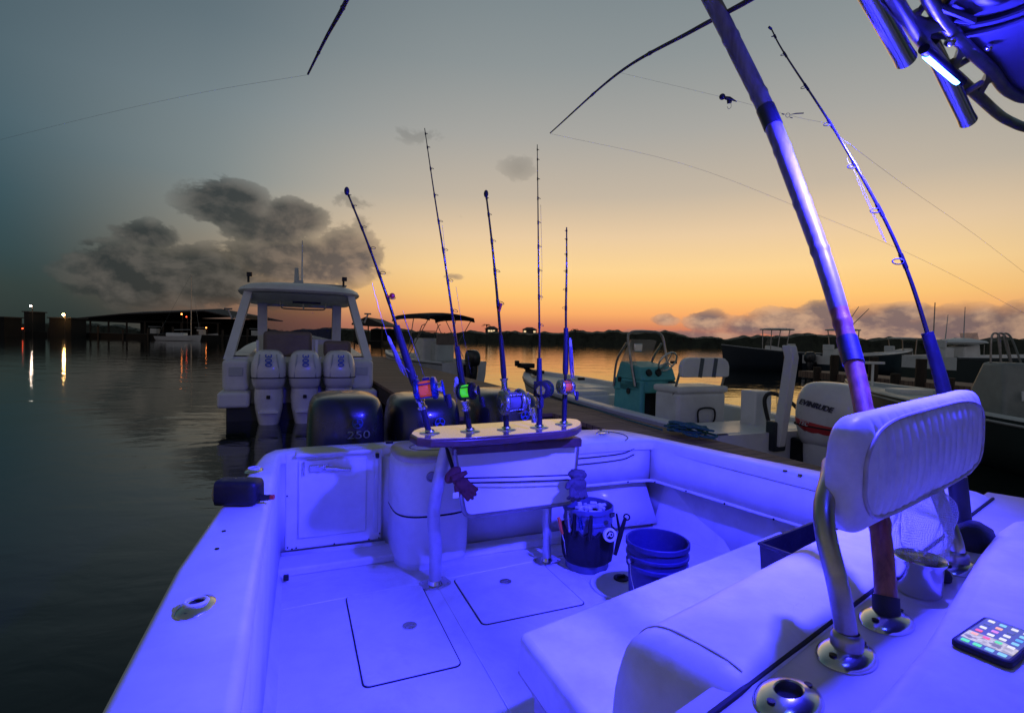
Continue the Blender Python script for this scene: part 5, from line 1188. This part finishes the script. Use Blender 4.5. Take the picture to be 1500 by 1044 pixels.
# rod in the leaning post
ri = FL[3]+Vector((.05,.06,.0))
t, P = rod('tall rod standing behind the backrest at right, catching blue light', [at_y(1412,800,1.50), at_y(1402,700,1.52), at_y(1385,585,1.55), at_y(1362,500,1.57), at_y(1330,400,1.60), at_y(1290,310,1.63), at_y(1225,195,1.68), at_y(1150,80,1.73), at_y(1130,43,1.75)], .009, .0022, guides=7, grip=(0,.12,.024), fore=(.20,.37,.021,'navy'), buttmat='blackplastic', first_guide=.50, gr=.015, gdir=-bdir-Vector((0,0,.3)))
mb = MB(); mb.tube([P[-1], P[-1]-bdir*.012+Vector((0,0,.004))], .004, 6); mb.build('tip_ring', 'blackmetal', t)
for l_ in ([at_y(1298,355,1.60), at_y(1262,270,1.64), at_y(1240,232,1.66)], [at_y(1295,352,1.60), at_y(1255,262,1.64)]):
    mb = MB(); mb.tube(l_, .0006, 5); mb.build('line', 'fishline_light', t)
# dark pouch at the rod's foot
mb = MB(); q = at_y(1425,790,1.46)
t = thing('tool_pouch', 'black pouch lying against the foot of the rod behind the backrest', 'pouch', q-Vector((0,0,.05)), RW)
mb = MB(PW[t]); mb.grid([se(.16*a, .10*a, z, p=2.6) for z, a in ((0,.6),(.01,.95),(.05,1),(.08,.8),(.10,.3))], closed_v=True, caps=True); mb.box((.02,-.05,.03),(.14,.05,.03),Matrix.Rotation(.4,3,'Z')); mb.build('pouch_body', 'nylon', t)

# bamboo pole
bp = thing('bamboo_pole', 'thick bamboo pole with dark blue tape bands leaning across the right of the view', 'bamboo pole', FL[2], 0)
bpts = bez([FL[2]+Vector((0,0,-.02)), at_y(1298,890,1.04), at_y(1291,790,1.10), at_y(1265,600,1.31), at_y(1243,505,1.43), at_y(1212,400,1.55), at_y(1178,305,1.66), at_y(1127,172,1.80), at_y(1085,85,1.88), at_y(1042,0,1.95), at_y(990,-90,2.02), at_y(920,-200,2.10)], 110)
P = resample(bpts, 241); rads = []
nodes_ = [0,.078,.165,.285,.375,.44,.515,.60,.69,.775,.86,.94]
for i in range(241):
    u = i/240; r = lerp(.0195, .0295, min(1, u*1.4)); 
    for nn in nodes_:
        d_ = abs(u-nn); r += .0022*math.exp(-(d_/.0035)**2) - .0008*math.exp(-((d_-.008)/.004)**2)
    rads.append(r)
def seg(a, b): i0, i1 = int(240*a), int(240*b); return P[i0:i1+1], rads[i0:i1+1]
# one culm: shade brown in the lower third's colour, blue lamplight in the upper's
k0 = 72
mb = MB(); mb.tube(P[:k0+1], rads[:k0+1], 24); mb.build('lower_culm', 'bamboo_unlit', bp)
mb = MB(); mb.tube(P[k0:], rads[k0:], 24); mb.build('upper_culm', 'bamboo', bp)
def band(x0, y0, x1, y1, m, dr=.0022):
    def near(x, y):
        best = min(range(241), key=lambda i: ((lambda q: (q.x-x)**2+(q.y-y)**2)(proj(P[i])))); return best
    i0, i1 = sorted((near(x0,y0), near(x1,y1))); mb = MB(); mb.tube(P[i0:i1+1], [max(rads[i0:i1+1])+dr]*(i1-i0+1), 26); return mb.build('tape_band', m, bp)
def proj(w):
    v = w-CAM; d = v.dot(FW); return Vector((750+F*v.dot(RT)/d, 522-F*v.dot(UP)/d))
band(1122,158,1132,186,'navy'); band(1240,498,1250,532,'navy',.003); band(1300,870,1299,905,'rubber',.004)

# long poles reaching in from above
def longpole(lb, pts, r0, r1, nn):
    PP = resample(bez(pts, 60), 121); t = thing('outrigger_pole', lb, 'pole', PP[0], 0, 'thin outrigger poles overhead')
    mb = MB(); rr_ = [lerp(r0,r1,i/120)+.0025*sum(math.exp(-((i/120-q)/.006)**2) for q in nn) for i in range(121)]; mb.tube(PP, rr_, 12); mb.build('pole', 'darkbamboo', t); return PP
longpole('thin dark curved pole reaching in from the top, crossing behind the bamboo pole', [at_y(1330,-190,1.35), at_y(1190,-60,1.55), at_y(1100,-1,1.8), at_y(1015,45,2.1), at_y(905,108,2.6), at_y(806,195,3.2)], .011, .0035, (.15,.33,.55,.78))
longpole('short dark pole tip hanging in at the top left of centre', [at_y(545,-90,1.9), at_y(508,0,2.1), at_y(478,55,2.3), at_y(451,109,2.5)], .011, .0045, (.4,.8))
# fishing lines against the sky
def fline(lb, pts, r=.0009):
    t = thing('fishing_line', lb, 'fishing line', pts[0], 0, 'fishing lines against the sky'); mb = MB(); mb.tube(bez(pts, 20), r, 5); mb.build('strand', 'fishline', t)
fline('long thin line running from the curved pole tip down to the right edge', [at_y(806,196,3.2), at_y(1000,240,3.1), at_y(1180,308,3.0), at_y(1350,380,2.9), at_y(1540,480,2.8)], .0006)
fline('thin line slanting down to the right edge above the launcher', [at_y(1232,202,1.66), at_y(1330,275,2.3), at_y(1430,345,2.6), at_y(1540,430,2.8)], .0005)
fline('faint line running from the top left pole tip out to the left edge', [at_y(450,110,2.5), at_y(300,135,2.7), at_y(140,170,3.0), at_y(-40,215,3.3)], .0005)
fline('short line carrying the hanging lure and hook behind the bamboo pole', [at_y(905,106,2.6), at_y(1056,142,2.2), at_y(1160,170,1.9), at_y(1208,180,1.75)], .0004)
# hanging lure and snap
q = at_y(1058,142,2.2); t = thing('fishing_lure', 'round-headed dark lure hanging in the sky left of the bamboo pole', 'lure', q)
mb = MB(); mb.ball(q, .0125, 10); mb.build('head', 'navy', t)
mb = MB(); e = at_y(1079,149,2.18); m_ = q.lerp(e,.5); mb.tube([q, q.lerp(e,.3), m_+Vector((0,0,.004)), e], [.003,.007,.006,.001], 8); mb.grid([[q.lerp(e,.3),q.lerp(e,.35)+Vector((0,0,-.022))],[q.lerp(e,.7),q.lerp(e,.62)+Vector((.002,0,-.014))]]); mb.build('skirt', 'blackplastic', t, solid=.002)
mb = MB(); h0 = q.lerp(e,.6)+Vector((0,0,-.01)); mb.tube(bez([h0, h0+Vector((.002,0,-.02)), h0+Vector((-.008,0,-.028)), h0+Vector((-.014,0,-.018))],12), .001, 6); mb.build('hook', 'chrome', t)
q = at_y(1154,169,1.95); t = thing('snap_swivel', 'wire snap and swivel hanging just right of the bamboo pole', 'swivel', q)
mb = MB(); mb.torus(q, .0075, .0009, rot_to((.1,1,.1)), 24, 6); mb.tube([at_y(1145,167,1.95), at_y(1149,168,1.95)], .0016, 6); mb.build('ring', 'blackmetal', t)
mb = MB(); mb.tube([at_y(1158,168,1.95), at_y(1166,166.5,1.95), at_y(1177,166,1.95)], [.0008,.0022,.0022], 8); mb.tube([at_y(1157,172,1.95), at_y(1161,173,1.95)], .0015, 6); mb.build('swivel_barrel', 'blackmetal', t)
# lures hooked along the rods
def lure(lb, p0, p1, a, m, r=.014):
    A_ = at_a(*p0,a); B_ = at_a(*p1,a); t = thing('trolling_lure', lb, 'lure', B_, 0, 'lures hooked to the rods')
    mb = MB(); dv = B_-A_; L_ = dv.length
    mb.tube([A_, A_+dv*.08, A_+dv*.22], [.004,r*.8,r*.7], 12); mb.build('lure_head', 'net', t)
    mb = MB(); rnd = random.Random(5)
    for k in range(16):
        an = 2*math.pi*k/16; o = bdir*math.cos(an)*r*.7+adir*math.sin(an)*r*.7
        mb.tube([A_+dv*.2+o, A_+dv*.5+o*1.3, A_+dv*(.8+.2*rnd.random())+o*rnd.uniform(.3,1.6)], [.0022,.002,.001], 5)
    mb.build('skirt', m, t)
lure('pale skirted lure hanging against the rightmost rod in the rack', (835,495), (838,556), ah[4]-.03, 'linegrey', .013)
lure('clear and blue skirted lure hooked on the leftmost rod', (568,492), (594,552), ah[0]-.03, 'linegrey', .012)
lure('small pale lure hanging beside the green line reel', (668,552), (670,590), ah[1]-.03, 'netfilm', .016)
# loose lines beside the rods
mb = MB()
fl = thing('fishing_line', 'loose pale lines hanging from the rods down to their reels', 'fishing line', HB[0])
for l, a in (([(545,415),(560,470),(580,530),(612,552)],ah[0]),([(648,330),(660,450),(672,545)],ah[1]),([(668,420),(677,480),(690,548)],ah[1]),([(590,455),(600,490),(622,553)],ah[0]),([(792,300),(794,390),(793,440)],ah[3])):
    mb = MB(); mb.tube([at_a(x,y,a-.02) for x,y in l], .0009, 5); mb.build('strand', 'fishline_light', fl)

# ------------------------------------------------------------------ loose things in the cockpit
def wang(b, a): return W(b, a, 0)
# tool bucket
c = W(1.745,2.84,.402); t = thing('tool_bucket', 'dark bucket stuffed with tools in a black pocket organiser, beside the table leg', 'bucket', c, YAW)
Mx = PW[t]
mb = MB(Mx); mb.lathe([(.001,0),(.132,0),(.137,.006),(.148,.26),(.149,.30),(.157,.302),(.157,.318),(.151,.322),(.153,.37),(.161,.372),(.161,.398),(.155,.402),(.150,.398),(.146,.30),(.135,.02),(.001,.02)], n=48); mb.build('bucket_body', 'buckettop', t)
mb = MB(Mx); rows = []
for z, r, w in ((.05,.142,.004),(.06,.150,.010),(.12,.156,.014),(.20,.160,.012),(.255,.163,.008),(.262,.158,.0),(.262,.150,0)):
    rows.append([((r+w*max(0,math.sin(k*6*2*math.pi/96))**.7)*math.cos(2*math.pi*k/96), (r+w*max(0,math.sin(k*6*2*math.pi/96))**.7)*math.sin(2*math.pi*k/96), z+.012*math.sin(k*.9)*(z > .24)) for k in range(96)])
mb.grid(rows, closed_v=True); mb.build('pocket_organiser', 'nylon', t)
mb = MB(Mx); mb.cyl((0,0,.33),.145,.01,32); mb.build('tray', 'nylon', t)
rnd = random.Random(11)
mb = MB(Mx)
for k in range(16):
    a = rnd.uniform(0,6.28); r = rnd.uniform(0,.10); mb.box((r*math.cos(a),r*math.sin(a),.36+rnd.uniform(0,.04)),(rnd.uniform(.03,.08),rnd.uniform(.02,.04),rnd.uniform(.015,.03)),Matrix.Rotation(rnd.uniform(0,6),3,'Z')@Matrix.Rotation(rnd.uniform(-.5,.5),3,'X'))
mb.build('loose_tackle', 'netfilm' if 0 else 'bucketwhite', t, bev=.006)
def local(dx, dy, z): return Mx @ Vector((dx,dy,z))
# handle of a knife, pliers and tubes tucked into the organiser (each is a thing of its own)
def toworld_ang(deg, r, z): a = R(deg); return Mx @ Vector((r*math.cos(a), r*math.sin(a), z))
q = at_y(822,785,3.13); t2 = thing('knife', 'orange-handled knife tucked in the left side of the tool bucket', 'knife', q)
mb = MB(); mb.tube(bez([at_y(818,757,3.13), at_y(820,765,3.12), at_y(821,775,3.12), at_y(824,782,3.13)],12), [.010]*3+[.011]*3+[.011]*3+[.008]*4, 10) if 0 else mb.tube([at_y(818,757,3.13), at_y(820,764,3.12), at_y(821.5,774,3.12), at_y(824,781,3.13)], [.009,.011,.010,.008], 10); mb.build('handle', 'orange', t2)
mb = MB(); mb.tube([at_y(824,781,3.13), at_y(826,790,3.13)], [.006,.004], 8); mb.build('bolster', 'chrome', t2)
mb = MB(); mb.tube([at_y(826,789,3.13), at_y(829,812,3.16)], [.004,.001], 6); mb.build('blade', 'chrome', t2)
def tool(lb, name, cat, pts, rads_, m, hook=False, extra=None):
    q = pts[-1]; t2 = thing(name, lb, cat, q); mb = MB(); mb.tube(pts, rads_, 10); mb.build('shaft', m, t2)
    if extra: mb = MB(); extra(mb); mb.build('head', m, t2)
    return t2
tool('black-handled pliers sticking out of the right side of the tool bucket', 'pliers', 'pliers', [at_y(901,812,3.2), at_y(908,785,3.2), at_y(916,758,3.2)], [.012,.016,.010], 'nylon', extra=lambda mb: (mb.torus(at_y(918,757,3.2), .018, .005, rot_to((.4,1,0)), 20, 8), mb.tube([at_y(909,785,3.2), at_y(903,752,3.2)], [.010,.006], 8)))
for i, (x0,y0,x1,y1,m,lb) in enumerate(((833,748,835,778,'reelsilver','silver rod end standing in the left pockets of the tool bucket'),(842,752,840,785,'blackmetal','black tool handle in the left pockets, beside the silver one'),(866,755,864,790,'blackplastic','tall black tool handle in the front pocket of the tool bucket'),(849,756,852,775,'reelblue','short blue tool handle among the left pockets'))):
    tool(lb, 'screwdriver', 'tool', [at_y(x1,y1,3.1), at_y((x0+x1)/2,(y0+y1)/2,3.1), at_y(x0,y0,3.1)], [.012,.014,.010], m)
q = at_y(893,783,3.11); t2 = thing('tape_reel', 'round white spool clipped to the front of the tool bucket', 'spool', q)
rf = rot_to((.25,-1,.15)); mb = MB(); mb.lathe([(.040,-.012),(.042,0),(.040,.012),(.028,.014),(.026,.008),(.026,-.012)], q, 32, rf); mb.build('rim', 'white', t2)
mb = MB(); mb.cyl(q, .027, .012, 24, rf); mb.build('face', 'nylon', t2)
mb = MB(); mb.torus(q+rf@Vector((.006,.004,.009)), .010, .003, rf, 18, 6); mb.tube([q+rf@Vector((-.016,-.012,.009)), q+rf@Vector((-.004,.016,.009))], .003, 6); mb.build('clip', 'white', t2)
q = Mx @ Vector((.075,-.135,.335)); 
fm = frame(at_y(897,754,3.105), bdir+adir*.1, Vector((0,0,1))); mb = MB(fm); mb.prism(rr(-.018,-.014,.018,.014,.004), -.004, .001); lbp = mb.build('label_plate', 'blackplastic', t)
mb = MB(fm); 
for x in (-.009,0,.008): mb.box((x,0,.002),(.003,.016,.002))
mb.build('label_marks', 'greyletter', lbp)
# blue bucket
c = W(1.785,2.20,.402); t = thing('bucket', 'empty blue plastic bucket with its wire handle down, beside the round plate', 'bucket', c, YAW); Mx = PW[t]
mb = MB(Mx); mb.lathe([(.001,0),(.132,0),(.137,.006),(.151,.265),(.160,.267),(.161,.285),(.153,.289),(.155,.32),(.163,.322),(.164,.335),(.156,.338),(.157,.372),(.165,.374),(.166,.398),(.161,.402),(.155,.398),(.150,.30),(.137,.02),(.001,.018)], n=56); mb.build('bucket_body', 'bucketblue', t)
mb = MB(Mx); mb.cyl((0,0,.06),.139,.01,40); mb.build('contents', 'bucketwhite', t)
mb = MB(Mx)
for s in (-1,1): mb.cyl((s*.163,0,.31),.012,.03,12,rot_to((1,0,0)))
hp = bez([(-.172,0,.31),(-.178,-.03,.22),(-.165,-.10,.10),(-.09,-.165,.03),(.09,-.165,.03),(.165,-.10,.10),(.178,-.03,.22),(.172,0,.31)],50); mb.tube(hp, .0028, 6); mb.build('wire_handle', 'chrome', t)
mb = MB(Mx); mb.tube([(-.10,-.175,.028),(.02,-.18,.024)], .012, 12); mb.build('hand_grip', 'white', t)
mb = MB(BOAT); 
t = thing('brush_handle', 'dark slim handles lying on the sole behind the blue bucket', 'handles', W(2.35,2.55,.41), YAW)
mb = MB(BOAT); mb.tube([(2.02,2.52,.412),(2.42,2.32,.412)], .007, 8); mb.tube([(2.05,2.56,.412),(2.42,2.38,.412)], .007, 8); mb.build('shaft', 'navy', t)
mb = MB(BOAT); mb.tube([(1.95,2.90,.406),(2.02,2.89,.406)], .004, 6)
# gloves
def glove(lb, M0, m, s=1.0, droop=.5, seed=1, extra=None):
    t = thing('work_glove', lb, 'glove', M0.translation); rnd = random.Random(seed); mb = MB(M0 @ Matrix.Diagonal((s,s,s,1)))
    mb.tube([(0,0,.065),(0,0,.03),(0,-.01,0)], [.034,.032,.036], 16); mb.ball((0,-.018,-.03), .046, 12, sy=.62, sz=1.15)
    for k, x in enumerate((-.033,-.011,.012,.034)):
        L_ = (.058,.074,.070,.052)[k]; c_ = droop*(1+.4*rnd.random())
        mb.tube([(x*.9,-.020,-.045),(x,-.028,-.075),(x*1.15,-.034-.012*c_,-.075-L_*.5),(x*1.2,-.026+.02*c_,-.075-L_),(x*1.2,-.022+.02*c_,-.080-L_)], [.014,.0138,.0125,.0105,.004], 12)
    mb.tube([(-.030,-.015,-.005),(-.055,-.026,-.03),(-.062,-.034,-.055),(-.062,-.034,-.062)], [.016,.0145,.012,.004], 12)
    if extra: extra(mb)
    o = mb.build('glove_shell', m, t); rm = o.modifiers.new('rm','REMESH'); rm.mode = 'VOXEL'; rm.voxel_size = .0035*s; rm.use_smooth_shade = True
    sm_ = o.modifiers.new('sm','SMOOTH'); sm_.factor = .5; sm_.iterations = 4
    mb = MB(M0 @ Matrix.Diagonal((s,s,s,1))); mb.lathe([(.034,.052),(.037,.055),(.037,.064),(.034,.067)], (0,0,0), 24, sy=.8); mb.build('cuff', m, t)
    return t
cR = at_a(845,702,2.70); gM = frame(cR, bdir, Vector((0,0,1)).cross(bdir)); gM.translation = cR
glove('grey-blue knitted glove draped over the right edge of the hanging board', gM @ Matrix.Rotation(.12,4,'Y') @ Matrix.Diagonal((1.35,1.1,.9,1)), 'glovegrey', .95, .6, 3, lambda mb: mb.ball((0,0,.035), .05, 12, sx=1.0, sy=.75, sz=.7))
cL = at_a(672,704,2.64); gM = frame(cL, bdir, Vector((0,0,1)).cross(bdir))
def fold(mb): mb.ball((.0,.0,.055), .05, 12, sx=1.25, sy=.7, sz=.75); mb.tube([(-.02,-.03,.05),(.03,-.045,.035),(.07,-.045,.02)], [.022,.020,.012], 12)
t = glove('dull rose glove folded over the left edge of the hanging board', gM @ Matrix.Rotation(-.75,4,'Y'), 'gloverose', .88, 1.2, 5, fold)
mb = MB(gM); mb.box((-.03,-.05,-.06),(.034,.01,.03)); mb.build('tag', 'white', t, bev=.003)
# black lamp with spout on the left gunwale
bq, aq = P2(352,738,1.10); t = thing('spotlight', 'black handheld spotlight lying on the left gunwale', 'spotlight', W(bq,aq,1.101), .05); Mx = PW[t]
ry = rot_to((1,0,0))
mb = MB(Mx); mb.grid([[(x, y*s_, .056+(z)*s_) for y, z in [(.054*math.copysign(abs(math.cos(2*math.pi*k/32))**.4, math.cos(2*math.pi*k/32)), .055*math.copysign(abs(math.sin(2*math.pi*k/32))**.4, math.sin(2*math.pi*k/32))) for k in range(32)]] for x, s_ in ((-.092,.85),(-.088,.98),(-.07,1),(.05,1),(.075,.94),(.085,.75))], closed_v=True, caps=True); mb.build('body', 'blackplastic', t, ang=50)
mb = MB(Mx); mb.tube([(.08,0,.03),(.11,0,.028),(.13,0,.03)], [.017,.013,.012], 12); mb.build('spout', 'blackplastic', t)
mb = MB(Mx); mb.tube([(.13,0,.03),(.145,0,.031)], .011, 12); mb.build('cap', 'redtip', t)
mb = MB(Mx); mb.cyl((-.096,0,.05),.043,.01,28,ry); mb.build('base_disc', 'beige', t)
mb = MB(Mx)
for x,y in ((-.02,-.0),(.0,.02)): mb.cyl((x,y,.112),.004,.003,10)
mb.build('rivet', 'chrome', t)
# black bin on the seat
t = thing('storage_bin', 'open black plastic bin standing on the bench seat behind the backrest pipe', 'bin', W(1.93,1.42,.852), YAW)
Mx = BOAT @ Matrix.Translation((1.72,1.50,.853)) @ Matrix.Rotation(R(12),4,'Z')
mb = MB(Mx); w_, d_, h_ = .46, .24, .205
def bx(x0,y0,x1,y1,z): return [(x0,y0,z),(x1,y0,z),(x1,y1,z),(x0,y1,z)]
mb.grid([bx(.012,-d_+.012,w_-.012,-.012,.0),bx(0,-d_,w_,0,h_-.012),bx(-.006,-d_-.006,w_+.006,.006,h_-.010),bx(-.006,-d_-.006,w_+.006,.006,h_),bx(.006,-d_+.006,w_-.006,-.006,h_),bx(.016,-d_+.016,w_-.016,-.016,.006)], closed_v=True, caps=True); mb.build('bin_shell', 'blackplastic', t, bev=.003)
# drink holder cup
q = at_z(1345,868,1.292); t = thing('steel_cup', 'open stainless steel cup beside the foot of the bamboo pole', 'cup', q+Vector((0,0,.001)))
mb = MB(PW[t]); mb.lathe([(.001,0),(.040,0),(.043,.004),(.044,.068),(.049,.074),(.051,.080),(.049,.083),(.044,.078),(.041,.07),(.040,.008),(.001,.008)], n=44); mb.build('cup_body', 'chrome', t)
q = at_z(1377,848,1.295); t = thing('cap', 'small round black cap beside the steel cup on the holder strip', 'cap', q)
mb = MB(); mb.lathe([(.022,0),(.023,.01),(.018,.022),(.001,.026)], q, 28); mb.build('dome', 'rubber', t)
# net bag
q = at_z(1345,815,1.37); t = thing('net_bag', 'crumpled white net bag standing behind the backrest above the steel cup', 'net bag', at_z(1362,845,1.30))
c = (at_y(1350,775,1.22)); rows = []
for i in range(27):
    v = i/26; ph = math.pi*(v*.96+.02); row = []
    for j in range(52):
        a = 2*math.pi*j/52; r = .100*math.sin(ph)**.72*(1+.10*math.sin(a*5+v*4)+.07*math.sin(a*9-v*5)); z = .098*math.cos(ph)
        p_ = Vector((r*math.cos(a), r*.55*math.sin(a), z))
        p_ += Vector((mnoise.noise(p_*22), mnoise.noise(p_*22+Vector((5,0,0))), mnoise.noise(p_*22+Vector((0,7,0)))))*.014
        sh_ = Vector((.018*(z/.09), 0, 0)); row.append(c+Matrix.Rotation(RW,3,'Z')@(p_+sh_))
    rows.append(row)
mb = MB(); mb.grid(rows, closed_v=True); nf_ = mb.build('film', 'netfilm', t)
mb = MB(); mb.grid(rows, closed_v=True); o = mb.build('netting', 'net', t); o.modifiers.new('w','SUBSURF').render_levels = 1; o.modifiers['w'].levels = 1; wf = o.modifiers.new('wire','WIREFRAME'); wf.thickness = .0006; wf.use_even_offset = False
# phone
L0 = at_z(1390,945,1.353); T0 = at_z(1456,900,1.353); B0 = at_z(1450,990,1.353)
ey = (T0-L0); ey.z = 0; ey.normalize(); ex_ = Vector((ey.y,-ey.x,0)); 
t = thing('phone', 'black cased smartphone with its screen of app icons lit, lying on the white cushion', 'phone', L0+ey*.0745+ex_*.038, 0)
fm = frame(L0+ey*.0765+ex_*.039, ex_, ey); 
mb = MB(fm); mb.prism(rr(-.0385,-.0765,.0385,.0765,.011,8), .0005, .0115); mb.build('case', 'rubber', t, bev=.0025, bseg=3)
mb = MB(fm); mb.prism(rr(-.0352,-.073,.0352,.073,.008,8), .0100, .0122); mb.build('glass', 'blackplastic', t)
M['screen'] = emat('phone_screen', (.05,.07,.10), 1.0)
def screen_mat():
    m, nt, b = newmat('phone_wallpaper'); tc_ = nt.nodes.new('ShaderNodeTexCoord'); sp_ = nt.nodes.new('ShaderNodeTexNoise'); sp_.inputs['Scale'].default_value = 60; sp_.inputs['Detail'].default_value = 3
    nt.links.new(tc_.outputs['Object'], sp_.inputs['Vector']); r = nt.nodes.new('ShaderNodeValToRGB'); e = r.color_ramp.elements
    e[0].position = .40; e[0].color = (.45,.42,.36,1); e[1].position = .52; e[1].color = (.82,.78,.70,1); e.new(.62).color = (.25,.22,.20,1)
    nt.links.new(sp_.outputs['Fac'], r.inputs[0]); nt.links.new(r.outputs[0], b.inputs['Emission Color']); b.inputs['Emission Strength'].default_value = .8; b.inputs['Base Color'].default_value = (.02,.02,.02,1); return m
M['wallpaper'] = screen_mat()
mb = MB(fm); mb.prism(rr(-.0325,-.070,.0325,.070,.007,8), .0118, .0126); sc = mb.build('screen', 'screen', t)
mb = MB(fm); mb.prism([(-.0325,-.050),(.0325,-.050),(.0325,-.020),(.008,-.010),(-.0325,-.014)], .0124, .0130); mb.build('wallpaper', 'wallpaper', sc)
pal = {'w':(.85,.85,.82),'o':(1,.45,.10),'b':(.10,.45,1),'g':(.12,.85,.15),'c':(.25,.65,.85),'r':(.9,.12,.10),'p':(.75,.25,.6),'k':(.08,.10,.14)}
for k, v in pal.items(): M['ic_'+k] = emat('icon_'+k, v, .95)
lay = ['wcww','kokc','wpwb','rwwc','orgw']; 
for r_i, rw in enumerate(lay):
    for c_i, ch in enumerate(rw):
        x = -.0232+.01545*c_i; y = .0555-.0190*r_i; mb = MB(fm); mb.prism(rr(x-.0043,y-.0046,x+.0043,y+.0046,.0012,3), .0128, .0135); mb.build('app_icon', 'ic_'+ch, sc)
for c_i, ch in enumerate('ggcc'):
    x = -.0232+.01545*c_i; mb = MB(fm); mb.prism(rr(x-.0052,-.0652,x+.0052,-.0548,.0014,3), .0128, .0135); mb.build('app_icon', 'ic_'+ch, sc)
# ------------------------------------------------------------------ the blue cockpit lamp (a real lamp in the T-top rail)
def spot(name, loc, target, power, size, blend, color, rad):
    l = bpy.data.lights.new(name, 'SPOT'); l.energy = power; l.spot_size = R(size); l.spot_blend = blend; l.color = color; l.shadow_soft_size = rad
    o = bpy.data.objects.new(name, l); col.objects.link(o); o.location = loc; o.rotation_euler = (Vector(target)-Vector(loc)).to_track_quat('-Z','Y').to_euler(); return o
BL = (.032,.028,1.0)
spot('cockpit_lamp', LEDP, (-.32,2.65,.4), 1350, 130, 1.0, BL, .06)
pl_ = bpy.data.lights.new('lamp_glow', 'POINT'); pl_.energy = 20; pl_.color = BL; pl_.shadow_soft_size = .03
po_ = bpy.data.objects.new('lamp_glow', pl_); col.objects.link(po_); po_.location = LEDP+dn*.02
p2 = bpy.data.lights.new('added_fill_lamp', 'POINT'); p2.energy = 10; p2.color = BL; p2.shadow_soft_size = .06  # added fill light under the canopy, out of view, for the pole's near side
o2 = bpy.data.objects.new('added_fill_lamp', p2); col.objects.link(o2); o2.location = (.86,.60,2.64)
# warm lamps across the basin
scene.render.engine = 'CYCLES'
scene.cycles.max_bounces = 8
